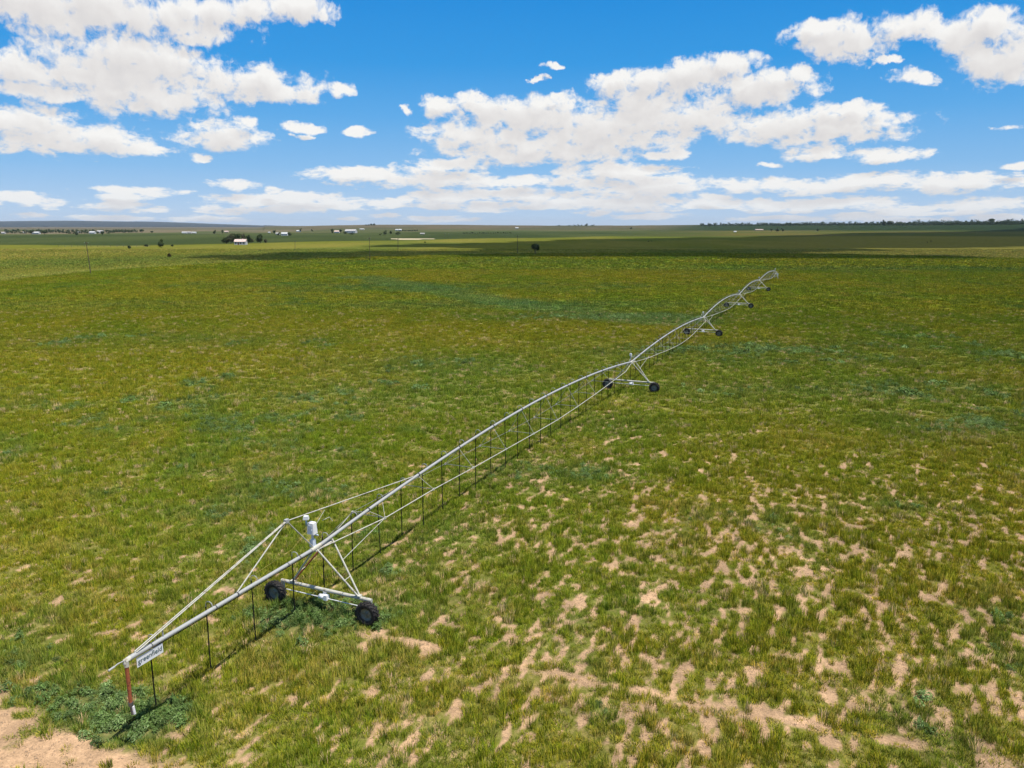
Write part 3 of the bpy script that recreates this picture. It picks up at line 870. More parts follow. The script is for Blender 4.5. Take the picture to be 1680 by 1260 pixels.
hose_jobs.sort(key=lambda j: (j[0] - V((0, 0, EYE))).length)
cache = {}
rest = [MB(), MB()]
for k, (p, ang, side, drop) in enumerate(hose_jobs):
    dq = round(drop * 20) / 20
    key = (side, dq)
    Mx = Matrix.Translation(p - O0) @ Matrix.Rotation(ang, 4, 'Z') @ Matrix.Rotation(random.gauss(0, .012), 4, 'Y') @ Matrix.Rotation(random.gauss(0, .014), 4, 'X')
    g, h = HM[0 if side > 0 else 1](dq)
    if k < 99:
        if key not in cache: cache[key] = (g.mesh('gooseneck', M['galv']), h.mesh('drop_hose', M['hose']))
        o = bpy.data.objects.new('drop_hose', cache[key][1]); COL.objects.link(o); o.parent = ROOT; o.matrix_local = Mx
        c = bpy.data.objects.new('gooseneck', cache[key][0]); COL.objects.link(c); c.parent = o
    else:
        for r_, mbx in zip(rest, (h, g)):
            r_.add([Mx @ V(v) for v in mbx.v], mbx.f, True)
o = rest[0].build('drop_hose', M['hose'], ROOT, kind='stuff')
rest[1].build('gooseneck', M['galv'], o)

# sign hung under the pipe end
sg0, sg1 = -9.92, -8.80
sp = MB()
yo = .03
zt_ = PIPE_Z - .125; zb_ = PIPE_Z - .50
sp.box(S((sg0 + sg1) / 2, yo, (zt_ + zb_) / 2), (.012, sg1 - sg0, zt_ - zb_), n0, d0, UPZ)
so = S((sg0 + sg1) / 2, yo, zb_)
sign = sp.build('sign_board', M['sign'], None, so, label='small white rectangular sign lettered greenfield hanging under the pipe end', cat='sign')
fc = bpy.data.curves.new('lettering', 'FONT'); fc.body = 'greenfield'; fc.size = .262; fc.align_x = 'CENTER'; fc.align_y = 'CENTER'; fc.extrude = .003; fc.offset = .0
fc.materials.append(M['ink'])
_t = bpy.data.objects.new('letters', fc); COL.objects.link(_t); bpy.context.view_layer.update()
fm_ = bpy.data.meshes.new_from_object(_t.evaluated_get(bpy.context.evaluated_depsgraph_get())); bpy.data.objects.remove(_t)
fo = bpy.data.objects.new('lettering', fm_); COL.objects.link(fo); fo.parent = sign
# the text faces the camera side (+n), reading along the pipe away from its end
Xa = d0; Ya = UPZ; Za = Xa.cross(Ya)
fo.matrix_local = Matrix.Translation(Za * .011 + UPZ * ((zt_ - zb_) / 2 + .005)) @ Matrix((Xa, Ya, Za)).transposed().to_4x4()

# small white marker behind the first tower
g = flat(503, 866)
mk = MB(); mk.tube([(g[0], g[1], 0), (g[0], g[1], .55)], .06, 8); mk.box((g[0], g[1], .66), (.34, .26, .22), taper=.8)
mk.build('marker_post', M['white'], None, V((g[0], g[1], 0)), label='small white capped post standing in the grass behind the nearest drive tower', cat='marker post')

# ------------------------------------------------------------------ far things
def crown_mesh(name, h, w, nl, ls, m, seed, low=.12, lobes=9):
    r = random.Random(seed)
    vs, fs = [], []
    lb = []
    for i in range(lobes):
        a = r.uniform(0, 6.283); q = r.uniform(0, .55) * w / 2; z = h * (low + .2 + r.uniform(0, .48))
        lb.append((V((math.cos(a) * q, math.sin(a) * q, z)), r.uniform(.28, .5) * w / 2 * 1.1, r.uniform(.16, .26) * h))
    for i in range(nl):
        c, rw, rh = r.choice(lb)
        u = V((r.gauss(0, 1), r.gauss(0, 1), r.gauss(0, 1))).normalized()
        k = r.uniform(.55, 1.08)
        p = c + V((u.x * rw * k, u.y * rw * k, u.z * rh * k))
        if p.z < h * low: p.z = h * low + r.random() * .2 * h
        nn = (u + V((r.uniform(-.6, .6), r.uniform(-.6, .6), r.uniform(-.6, .6)))).normalized()
        t = nn.cross(V((r.uniform(-1, 1), r.uniform(-1, 1), r.uniform(-1, 1)))).normalized(); b = nn.cross(t)
        s = ls * r.uniform(.6, 1.2); kk = len(vs)
        vs += [p - t * s, p + b * s * .7, p + t * s, p - b * s * .7]; fs.append((kk, kk + 1, kk + 2, kk + 3))
    me = bpy.data.meshes.new(name); me.from_pydata([tuple(v) for v in vs], [], fs); me.materials.append(m)
    return me

def trunk_mesh(h, w, seed):
    r = random.Random(seed); t = MB()
    t.tube([(0, 0, -.3), (0, 0, h * .25), (r.uniform(-.3, .3), 0, h * .6)], [h * .03, h * .022, h * .01], 7)
    for k in range(4):
        a = k * 1.6 + r.random(); z = h * r.uniform(.15, .4)
        t.tube([(0, 0, z), (math.cos(a) * w * .22, math.sin(a) * w * .22, z + h * .25)], [h * .014, h * .006], 5)
    return t.mesh('trunk', M['bark'])

TM = {}
def proto(kind):
    if kind in TM: return TM[kind]
    m = {'dark': M['tree'], 'pale': M['tree_pale'], 'shrub': M['shrub'], 'brown': M['bushbrown']}[kind[0]]
    H_, W_, nl, ls = (10, 9, 1500, .42) if kind[1] == 'tree' else (3, 4, 900, .24)
    TM[kind] = (crown_mesh('crown', H_, W_, nl, ls, m, hash(kind[2]) % 97 + kind[2], .10 if kind[1] == 'tree' else .03), trunk_mesh(H_, W_, kind[2]), H_, W_)
    return TM[kind]

def tree(px, py, hpx, wpx, kind, label, group=None, cat='tree', name='tree', dz=0):
    g = ground_at(px, py)
    dist = (g - V((0, 0, EYE))).length
    H_ = hpx * dist / FOC; W_ = wpx * dist / FOC
    cm, tm, h0, w0 = proto(kind)
    o = empty(name, g, random.uniform(0, 6.28), label=label, cat=cat, group=group)
    c = bpy.data.objects.new('crown', cm); COL.objects.link(c); c.parent = o; c.scale = (W_ / w0, W_ / w0, H_ / h0)
    if cat == 'tree':
        t = bpy.data.objects.new('trunk', tm); COL.objects.link(t); t.parent = o; t.scale = (W_ / w0, W_ / w0, H_ / h0)
    return o

D_, P_, SH, BR = 'dark', 'pale', 'shrub', 'brown'
tree(878, 417, 18, 19, (D_, 'tree', 3), 'dark round tree standing alone at the far middle edge of the field')
tree(264.5, 406.5, 12.5, 13, (D_, 'tree', 5), 'dark rounded tree alone in the left pasture, larger than the bushes beside it')
tree(278, 422, 7, 8.5, (BR, 'bush', 6), 'small brown bush standing below the round tree in the left pasture', cat='bush', name='bush')
tree(240, 405, 5, 8, (D_, 'bush', 7), 'low green bush just left of the round pasture tree', cat='bush', name='bush')
tree(212, 408.5, 6, 7, (SH, 'bush', 8), 'small pale green bush by the wire fence, well left of the round pasture tree', cat='bush', name='bush')
tree(283, 404.5, 3.5, 6, (SH, 'bush', 8), 'low pale bush just right of the round pasture tree', cat='bush', name='bush')
# trees round the farmhouse
for px, py, h, w, k, lab in (
    (372, 400, 11, 19, (D_, 'tree', 11), 'low wide dark tree at the left end of the white farmhouse trees'),
    (379, 400, 16, 15, (P_, 'tree', 12), 'tall pale tree behind the low tree left of the white farmhouse'),
    (385, 399, 15, 12, (D_, 'tree', 13), 'dark tree touching the left wall of the white farmhouse'),
    (390, 397, 14, 12, (D_, 'tree', 15), 'dark tree rising behind the roof of the white farmhouse'),
    (400, 397, 13, 14, (P_, 'tree', 14), 'thin pale tree behind the right half of the white farmhouse'),
    (407.5, 399.5, 13, 10, (D_, 'tree', 13), 'dark tree touching the right wall of the white farmhouse'),
    (413, 399, 8, 8, (P_, 'tree', 12), 'small sparse tree between the farmhouse and the big dark tree'),
    (427, 399, 15.5, 15, (D_, 'tree', 11), 'big dark tree standing apart right of the white farmhouse'),
    (436, 399, 7, 10, (P_, 'tree', 14), 'low pale tree leaning on the big dark tree right of the farmhouse')):
    tree(px, py, h, w, k, lab)

def house(px, py, wpx, hpx, label, wall, roof, detail=False, rot=0, depth=.6, cat='house', name='house', roofk=.45, group=None):
    g = ground_at(px, py)
    dist = (g - V((0, 0, EYE))).length
    W_ = wpx * dist / FOC; H_ = hpx * dist / FOC; Dp = max(W_ * depth, 5); wh = H_ * (1 - roofk); rh = H_ * roofk
    o = empty(name, g, rot, label=label, cat=cat, group=group)
    w = MB()
    hx, hy = W_ / 2, Dp / 2
    vs = [(-hx, -hy, -1), (hx, -hy, -1), (hx, hy, -1), (-hx, hy, -1), (-hx, -hy, wh), (hx, -hy, wh), (hx, hy, wh), (-hx, hy, wh), (-hx, 0, wh + rh * .97), (hx, 0, wh + rh * .97)]
    w.add(vs, [(0, 1, 5, 4), (2, 3, 7, 6), (1, 2, 6, 9, 5), (3, 0, 4, 8, 7), (0, 3, 2, 1)])
    w.build('wall', M[wall], o)
    r = MB(); e = .35; th = .16
    for sd in (-1, 1):
        a = (-hx - e, sd * (hy + e), wh - rh * e / hy); b = (hx + e, sd * (hy + e), wh - rh * e / hy); c = (hx + e, 0, wh + rh); dd = (-hx - e, 0, wh + rh)
        r.add([a, b, c, dd] + [(q[0], q[1], q[2] + th) for q in (a, b, c, dd)], [(3, 2, 1, 0), (4, 5, 6, 7), (0, 1, 5, 4), (1, 2, 6, 5), (2, 3, 7, 6), (3, 0, 4, 7)])
    ro = r.build('roof', M[roof], o)
    if detail:
        ch = MB(); ch.box((hx * .3, hy * .3, wh + rh * 1.0), (.8, .8, 1.6)); ch.build('chimney', M['roofp'], ro)
        dm = MB(); dm.box((-hx * .28, -hy - .03, 1.15), (1.3, .1, 2.3)); dm.build('door', M['door'], o)
        for xx in (hx * .12, hx * .68, -hx * .75):
            wm = MB(); wm.box((xx, -hy - .02, 1.7), (1.25, .08, 1.6)); wo = wm.build('window', M['glass'], o)
            fm = MB()
            for dz in (-.86, .86): fm.box((xx, -hy - .04, 1.7 + dz), (1.5, .1, .12))
            for dx in (-.69, .69): fm.box((xx + dx, -hy - .04, 1.7), (.12, .1, 1.6))
            fm.build('window_frame', M['wallw'], wo)
    else:
        n_ = 2 if W_ > 14 else 1
        for k in range(n_):
            wm = MB(); wm.box((-hx * .5 + k * hx, -hy - .03, wh * .5), (max(W_ * .07, 1.1), .08, max(wh * .35, 1))); wm.build('window', M['glass'], o)
    return o

house(395.5, 401.5, 16.5, 8.2, 'small white farmhouse with pale roof among dark trees in the left distance', 'wallw', 'roofp', True, .10, .8, roofk=.42)
far = [
    (60, 384, 9, 3.2, 'white low house at the far left town edge, right of another near the picture edge', 'wallw', 'roofw'),
    (6, 383.5, 5, 2.4, 'tiny pale house at the very left edge of the distant town', 'wallw', 'roofg'),
    (40, 383, 4, 2.2, 'tiny tan shed left of the low white house in the distant town', 'tanw', 'roofg'),
    (152, 383.5, 8, 3.4, 'white house beside a dark tree in the middle of the distant town', 'wallw', 'roofw'),
    (165, 382.5, 8, 4, 'grey roofed white house just right of the white house in the distant town', 'wallw', 'roofg'),
    (130, 382.5, 4, 2.4, 'small tan house left of the two white houses in the distant town', 'tanw', 'roofw'),
    (303, 383, 7, 2.6, 'leftmost of the three long pale sheds beyond the green field', 'wallw', 'roofw'),
    (311, 383, 6, 2.8, 'middle of the three long pale sheds beyond the green field', 'wallw', 'roofg'),
    (318, 383, 7, 2.4, 'rightmost of the three long pale sheds beyond the green field', 'wallw', 'roofw'),
    (372, 381.5, 6, 2.4, 'reddish shed above the farmhouse trees in the distance', 'tanw', 'roofp'),
    (456, 385, 6, 3.2, 'white house left of the boxy white barn beyond the big dark tree', 'wallw', 'roofg'),
    (467, 386.5, 9, 5, 'boxy white barn between dark trees right of the farmhouse', 'wallw', 'roofw'),
    (442, 382.5, 3, 2, 'tiny white shed far left of the boxy white barn', 'wallw', 'roofw'),
    (490, 380.5, 6, 2.6, 'small white house with a tree beyond the boxy white barn', 'wallw', 'roofw'),
    (553, 382, 8, 3.6, 'white shed with tan roof between two dark trees, left of the wide barn', 'wallw', 'roofp'),
    (576, 382.5, 17, 6, 'wide white barn with grey roof, largest building in the distance', 'wallw', 'roofg'),
    (594, 377, 7, 1.8, 'flat pale shed on the slope right of the wide barn', 'wallw', 'roofw'),
    (651, 378.5, 4, 2.6, 'white house on the brown slope, left one of a close pair', 'wallw', 'roofw'),
    (656.5, 378.5, 5, 2.6, 'white house on the brown slope, right one of a close pair', 'wallw', 'roofw'),
    (693, 384.5, 7, 2.2, 'pale low shed standing in the far green field', 'tanw', 'roofg'),
    (848, 375, 5, 2, 'tiny white house at the foot of the ridge in the middle distance', 'wallw', 'roofw'),
    (1206, 381, 4, 1.8, 'tiny white shed alone in the far field above the pipe end', 'wallw', 'roofw'),
    (1245, 378, 12, 1.8, 'long low tan shed in the far field left of three round trees', 'tanw', 'roofp'),
    (1638, 365.4, 6, 2, 'pale house among the trees near the right edge of the skyline', 'wallw', 'roofw'),
]
for h in far: house(*h[:4], h[4], h[5], h[6], rot=random.uniform(-.15, .15), name='barn' if 'barn' in h[4] else ('shed' if 'shed' in h[4] else 'house'),
                    cat='barn' if 'barn' in h[4] else ('shed' if 'shed' in h[4] else 'house'))

for px, py, h, w, k, lab in (
    (52.5, 385.5, 7, 7, D_, 'dark tree left of the low white house in the distant town'),
    (73, 385, 6, 8, D_, 'dark tree right of the low white house in the distant town'),
    (125, 386, 5, 7, D_, 'small dark tree at the near edge of the distant town'),
    (168, 386.5, 6, 7, D_, 'dark tree in front of the grey roofed house of the distant town'),
    (233, 382.5, 6, 8, D_, 'tree standing alone on the tan plain right of the distant town'),
    (249, 383, 4, 6, SH, 'small tree in the tan plain beyond the round pasture tree'),
    (352, 384, 6, 6.5, D_, 'dark tree right of the three long pale sheds'),
    (365, 383.5, 6, 4, D_, 'narrow dark tree above the farmhouse trees'),
    (450, 383, 5, 7, D_, 'dark tree behind the white house left of the boxy white barn'),
    (457, 386.5, 5, 6, D_, 'dark tree in front of the white house left of the boxy white barn'),
    (475, 387, 6, 8, D_, 'dark tree right of the boxy white barn'),
    (493, 380.5, 6, 5, D_, 'dark tree beside the small white house beyond the barn'),
    (512, 380, 4, 4, D_, 'small tree standing in the open between the two barns'),
    (545, 383, 7.5, 6, D_, 'dark tree at the left side of the white shed with tan roof'),
    (559, 383, 7, 6, D_, 'dark tree at the right side of the white shed with tan roof'),
    (566, 384, 4, 8, D_, 'low dark tree at the left end of the wide barn'),
    (577, 384.8, 3, 12, SH, 'low shrubby tree in front of the wide barn'),
    (632, 385.5, 7.5, 9, D_, 'taller left one of the dark trees in front of the brown slope'),
    (641, 384.5, 6.5, 5, D_, 'narrow middle one of the dark trees in front of the brown slope'),
    (653, 385.2, 5, 13, D_, 'wide right one of the dark trees in front of the brown slope'),
    (624, 386, 3, 6, SH, 'low bushy tree at the left end of the dark trees before the brown slope'),
    (1265, 380.2, 5, 6.5, D_, 'leftmost of the three round trees in the far field on the right'),
    (1274.5, 380, 5, 7, D_, 'middle of the three round trees in the far field on the right'),
    (1284, 380, 5.5, 6, D_, 'rightmost of the three round trees in the far field on the right'),
    (1341, 379.5, 4.5, 5, D_, 'single round tree in the far field right of the three round trees'),
    (1035, 376, 3, 5, D_, 'tiny dark tree alone in the far field near the picture centre'),
    (1450, 371, 9, 9, D_, 'left half of the tall dark pair of trees on the right skyline'),
    (1460, 371, 8, 12, D_, 'right half of the tall dark pair of trees on the right skyline'),
    (1625, 366.5, 7, 12, D_, 'tall tree rising above the right skyline belt near the pale house'),
    (1164, 372, 5, 6, D_, 'dark tree at the left start of the right skyline belt'),
    (1172, 372, 4.5, 5, D_, 'second dark tree from the left start of the skyline belt'),
    (1064, 396.5, 2, 4, SH, 'left of two tiny shrubs in the shaded far field'),
    (1069, 396.6, 1.8, 3.5, SH, 'right of two tiny shrubs in the shaded far field'),
    (1521, 399, 3, 2, BR, 'left of two tiny dark bushes in the shaded field at right'),
    (1527, 398.2, 3.5, 1.8, BR, 'right of two tiny dark bushes in the shaded field at right'),
    (697, 398.2, 2.2, 5, SH, 'tiny shrub right of the sandy strip')):
    small = 'shrub' in lab or 'bush' in lab.split()
    if 'shrubby' in lab: small = False
    kk = (k if k in (D_, P_, SH, BR) else D_, 'bush' if small else 'tree', random.choice((3, 5, 11, 13)))
    tree(px, py, h, w, kk, lab, cat='bush' if small else 'tree', name='bush' if small else 'tree')
# trees standing on the ridge line
for i, (px, h, w) in enumerate(((601, 2.2, 5), (605, 2.4, 4), (609, 3.8, 5), (614, 3.8, 6))):
    tree(px, 370.3, h, w, (D_, 'tree', 11), ('leftmost', 'second', 'third', 'rightmost')[i] + ' of the four small trees on the ridge line left of centre')
for i, (px, h, w) in enumerate(((917, 2, 7), (934, 2.2, 6), (943, 2.6, 6), (949, 3, 5), (954, 2.6, 4), (962, 4.2, 8), (972, 2.5, 9))):
    tree(px, 371.1, h, w, (D_, 'tree', 5), ('leftmost', 'second', 'third', 'middle', 'fifth', 'tallest', 'rightmost')[i] + ' of the seven trees on the ridge line right of centre')

# belts of trees that read as one mass
def belt(name, label, segs, m):
    r = random.Random(5); vs, fs = [], []
    for x0, x1, py0, py1, hpx, dens in segs:
        x = x0
        while x < x1:
            f = (x - x0) / (x1 - x0)
            g = ground_at(x, py0 + (py1 - py0) * f + r.uniform(-.3, .3))
            dist = (g - V((0, 0, EYE))).length; u = dist / FOC
            H_ = hpx * u * r.choice((.35, .5, .7, .85, 1, 1.25)); W_ = hpx * u * r.uniform(.7, 1.5)
            for k in range(70):
                q = V((r.gauss(0, 1), r.gauss(0, 1), r.gauss(0, 1))).normalized() * r.uniform(.5, 1)
                p = g + V((q.x * W_ / 2, q.y * W_ / 2, H_ * .5 + q.z * H_ * .5))
                nn = (q + V((r.uniform(-.7, .7), r.uniform(-.7, .7), r.uniform(-.7, .7)))).normalized()
                t = nn.cross(V((r.uniform(-1, 1), r.uniform(-1, 1), r.uniform(-1, 1)))).normalized(); b = nn.cross(t)
                s = u * .55 * r.uniform(.6, 1.2); kk = len(vs)
                vs += [p - t * s, p + b * s, p + t * s, p - b * s]; fs.append((kk, kk + 1, kk + 2, kk + 3))
            x += dens * r.uniform(.4, 1.6)
    me = bpy.data.meshes.new(name); me.from_pydata([tuple(v) for v in vs], [], fs); me.materials.append(m)
    o = bpy.data.objects.new(name, me); COL.objects.link(o); tag(o, label, None, None, 'stuff')
belt('tree_belt', 'long dark belt of woodland along the right skyline', [(1150, 1440, 370.8, 369.5, 4.2, 2.6), (1250, 1720, 369.6, 367.0, 4.6, 3.2), (1440, 1700, 370.2, 368.2, 5.4, 2.8), (1500, 1720, 368.6, 366.4, 5.6, 3.0)], M['shrub'])
belt('town_trees', 'band of dark trees around the distant town on the left', [(-10, 80, 383, 383, 4.8, 4.2), (60, 225, 382, 381.5, 4.2, 4.2), (110, 180, 383.4, 383, 4, 5.5), (185, 225, 380.6, 380, 3.4, 3.5), (10, 190, 379.8, 379.6, 3, 5), (655, 685, 379, 379, 1.8, 2), (760, 840, 383, 382.5, 1.6, 3)], M['shrub'])

# utility poles
def pole(x0, y0, x1, y1, label, r=.17):
    g = ground_at(x1, y1); dist = (g - V((0, 0, EYE))).length; u = dist / FOC
    Hh = (y1 - y0) * u
    d = ray(x0, y0); k = g.y / d[1]; tx = d[0] * k
    base = V((g.x, g.y, g.z)); lean = tx - g.x
    o = empty('utility_pole', base, 0, label=label, cat='utility pole', group='utility poles crossing the pasture')
    p = MB(); rr_ = max(r, .16); p.tube([(0, 0, -.3), (lean, 0, Hh)], [rr_, rr_ * .7], 8); p.build('pole', M['wood'], o)
    a = MB(); a.box((lean * .96, 0, Hh * .95), (1.6, .12, .14)); ca = a.build('crossarm', M['wood'], o)
    for q in (-.7, .7):
        i_ = MB(); i_.tube([(lean * .96 + q, 0, Hh * .95 + .06), (lean * .96 + q, 0, Hh * .95 + .26)], .05, 6); i_.build('insulator', M['bluew'], ca)
pole(142, 404, 149, 449.5, 'leaning brown utility pole in the left pasture, tallest and nearest', .15)
pole(484, 397, 484, 411, 'faint thin utility pole between the farmhouse trees and the barns', .12)
pole(606, 391, 607, 427, 'thin utility pole just left of the dark one near the sandy strip', .09)
pole(653, 392, 653, 412.5, 'dark utility pole standing below the left end of the sandy strip', .2)
pole(704.5, 385, 704.5, 391.5, 'faint utility pole in the far green field right of the sandy strip', .14)
pole(729.5, 383.5, 729.5, 391.5, 'left one of two close utility poles in the far green field', .16)
pole(735, 383.5, 735, 392, 'right one of two close utility poles in the far green field', .16)
pole(849, 387, 849, 416, 'thin utility pole left of the lone round tree at the field edge', .10)

# wire fence on the pasture line
f0, f1 = ground_at(96, 405), ground_at(246, 405.5)
fe = empty('wire_fence', f0, 0, label='wire fence with thin wooden posts along the far side of the left pasture', cat='fence')
nf = 14
def fpt(k):
    q = f0.lerp(f1, k / nf); q.z = float(height(np.array([q.x]), np.array([q.y]))[0]); return q
for k in range(nf + 1):
    q = fpt(k) - f0
    p = MB(); hh = random.uniform(1.5, 2.6); p.tube([(q.x, q.y, q.z - .2), (q.x, q.y, q.z + hh)], .09, 6); p.build('fence_post', M['wood'], fe)
w = MB()
for z in (.5, .9, 1.3): w.tube([fpt(k) - f0 + UPZ * z for k in range(nf + 1)], .012, 4)
w.build('fence_wire', M['galv'], fe)

# ------------------------------------------------------------------ sun, sky, clouds
SUN_EL, SUN_AZ = math.radians(71), math.radians(117)      # azimuth clockwise from +Y
sd = V((math.sin(SUN_AZ) * math.cos(SUN_EL), math.cos(SUN_AZ) * math.cos(SUN_EL), math.sin(SUN_EL)))
li = bpy.data.lights.new('sun', 'SUN'); li.energy = 4.4; li.angle = math.radians(.53); li.color = (1, .955, .89)
lo = bpy.data.objects.new('sun', li); COL.objects.link(lo); lo.rotation_euler = (-sd).to_track_quat('-Z', 'Y').to_euler()

cm = bpy.data.materials.new('cloud'); nt, N, L = nodes(cm)
o_ = N.new('ShaderNodeOutputMaterial'); df = N.new('ShaderNodeBsdfDiffuse'); df.inputs[0].default_value = (.92, .92, .93, 1)
tr = N.new('ShaderNodeBsdfTranslucent'); tr.inputs[0].default_value = (.9, .9, .92, 1); mx = N.new('ShaderNodeMixShader'); mx.inputs[0].default_value = .25
L.new(df.outputs[0], mx.inputs[1]); L.new(tr.outputs[0], mx.inputs[2])
tp = N.new('ShaderNodeBsdfTransparent'); mx2 = N.new('ShaderNodeMixShader'); mx2.inputs[0].default_value = .42
L.new(mx.outputs[0], mx2.inputs[1]); L.new(tp.outputs[0], mx2.inputs[2]); L.new(mx2.outputs[0], o_.inputs[0])

def cloud(poly, h, label, cell=26, seed=0):
    """a real cumulus high above; the land polygon (in picture lines of sight) is where its shade falls"""
    P = np.array([flat(*p)[:2] for p in poly]) + np.array([sd.x, sd.y]) / sd.z * h
    x0, y0 = P.min(0) - 150; x1, y1 = P.max(0) + 150
    cell = max(cell, (x1 - x0) / 170, (y1 - y0) / 170)
    xs = np.arange(x0, x1, cell); ys = np.arange(y0, y1, cell)
    X, Y = np.meshgrid(xs, ys)
    inside = np.zeros(X.shape, bool); dist = np.full(X.shape, 1e9)
    for i in range(len(P)):
        ax, ay = P[i]; bx, by = P[(i + 1) % len(P)]
        c = ((ay > Y) != (by > Y)) & (X < (bx - ax) * (Y - ay) / (by - ay + 1e-9) + ax); inside ^= c
        t = np.clip(((X - ax) * (bx - ax) + (Y - ay) * (by - ay)) / ((bx - ax) ** 2 + (by - ay) ** 2 + 1e-9), 0, 1)
        dist = np.minimum(dist, np.hypot(X - ax - t * (bx - ax), Y - ay - t * (by - ay)))
    F = np.where(inside, dist, -dist) + (fbm(X / 70, Y / 70, seed, 5) - .49) * 110
    F = np.clip(F / 160, 0, None)
    th = np.sqrt(np.minimum(F, 1))
    bump = fbm(X / 140, Y / 140, seed + 9, 5)
    top = h + th * (60 + 190 * bump); bot = h - th * (20 + 25 * bump)
    ny, nx = X.shape; n_ = nx * ny
    vs = np.concatenate([np.stack([X.ravel(), Y.ravel(), top.ravel()], 1), np.stack([X.ravel(), Y.ravel(), bot.ravel()], 1)])
    k = np.where((F[:-1, :-1] > 0) | (F[1:, :-1] > 0) | (F[:-1, 1:] > 0) | (F[1:, 1:] > 0))
    a = k[0] * nx + k[1]
    fs = np.concatenate([np.stack([a, a + 1, a + nx + 1, a + nx], 1), np.stack([a + nx, a + nx + 1, a + 1, a], 1) + n_])
    me = bpy.data.meshes.new('cloud'); me.from_pydata(vs.tolist(), [], fs.tolist()); me.materials.append(cm)
    me.polygons.foreach_set('use_smooth', np.ones(len(fs), bool))
    o = bpy.data.objects.new('cloud', me); COL.objects.link(o); tag(o, label, None, None, 'stuff')

cloud([(640, 404), (760, 398.5), (1000, 393), (1250, 388.5), (1420, 382), (1700, 379), (1900, 379), (1900, 402), (1700, 403), (1500, 406), (1260, 410.5), (1050, 413), (840, 414.5), (820, 409), (700, 405)],
      1500, 'white cumulus cloud shading the far right pasture', seed=3)
cloud([(380, 421), (480, 417.5), (640, 413), (760, 412), (1000, 414.5), (1240, 415.5), (1420, 418), (1600, 421), (1600, 423.5), (1300, 424), (1130, 419.5), (900, 418), (760, 418.5), (600, 422), (430, 425)],
      1350, 'white cumulus cloud shading the far edge of the watered field', seed=14)

W = bpy.data.worlds.new('World'); SC.world = W; W.use_nodes = True
nt = W.node_tree; N, L = nt.nodes, nt.links; N.clear()
wo = N.new('ShaderNodeOutputWorld'); bg = N.new('ShaderNodeBackground'); L.new(bg.outputs[0], wo.inputs[0])
def mth(op, a, b=None, c=None, clamp=False):
    n = N.new('ShaderNodeMath'); n.operation = op; n.use_clamp = clamp
    for i, v in enumerate((a, b, c)):
        if v is None: continue
        if isinstance(v, (int, float)): n.inputs[i].default_value = v
        else: L.new(v, n.inputs[i])
    return n.outputs[0]
sky = N.new('ShaderNodeTexSky'); sky.sky_type = 'NISHITA'; sky.sun_disc = False
sky.sun_elevation = SUN_EL; sky.sun_rotation = SUN_AZ; sky.ozone_density = 2.0; sky.dust_density = .6; sky.air_density = 1.0
skys = N.new('ShaderNodeVectorMath'); skys.operation = 'SCALE'; skys.inputs['Scale'].default_value = .075; L.new(sky.outputs[0], skys.inputs[0])
tc = N.new('ShaderNodeTexCoord'); sep = N.new('ShaderNodeSeparateXYZ'); L.new(tc.outputs['Generated'], sep.inputs[0])
az = mth('ARCTAN2', sep.outputs[0], sep.outputs[1]); az = mth('MULTIPLY', az, 57.29578)
el = mth('MULTIPLY', mth('ARCSINE', sep.outputs[2]), 57.29578)
ramp = N.new('ShaderNodeValToRGB'); L.new(mth('DIVIDE', el, 30.0, clamp=True), ramp.inputs[0])
def lin(c): return tuple((((v / 255 + .055) / 1.055) ** 2.4 if v > 10 else v / 255 / 12.92) / 2 ** .36 for v in c)
els = [(0, (196, 216, 238)), (1.5, (176, 208, 240)), (4, (138, 191, 238)), (7.5, (96, 172, 234)), (11, (58, 155, 228)), (16, (36, 140, 220)), (28, (24, 112, 200))]
e = ramp.color_ramp.elements
e[0].position = 0; e[0].color = (*lin(els[0][1]), 1); e[1].position = els[-1][0] / 30; e[1].color = (*lin(els[-1][1]), 1)
for p_, c_ in els[1:-1]:
    q = e.new(p_ / 30); q.color = (*lin(c_), 1)
skm = N.new('ShaderNodeMix'); skm.data_type = 'RGBA'
L.new(mth('DIVIDE', mth('SUBTRACT', el, 20.0), 16.0, clamp=True), skm.inputs[0]); L.new(ramp.outputs[0], skm.inputs[6]); L.new(skys.outputs[0], skm.inputs[7])

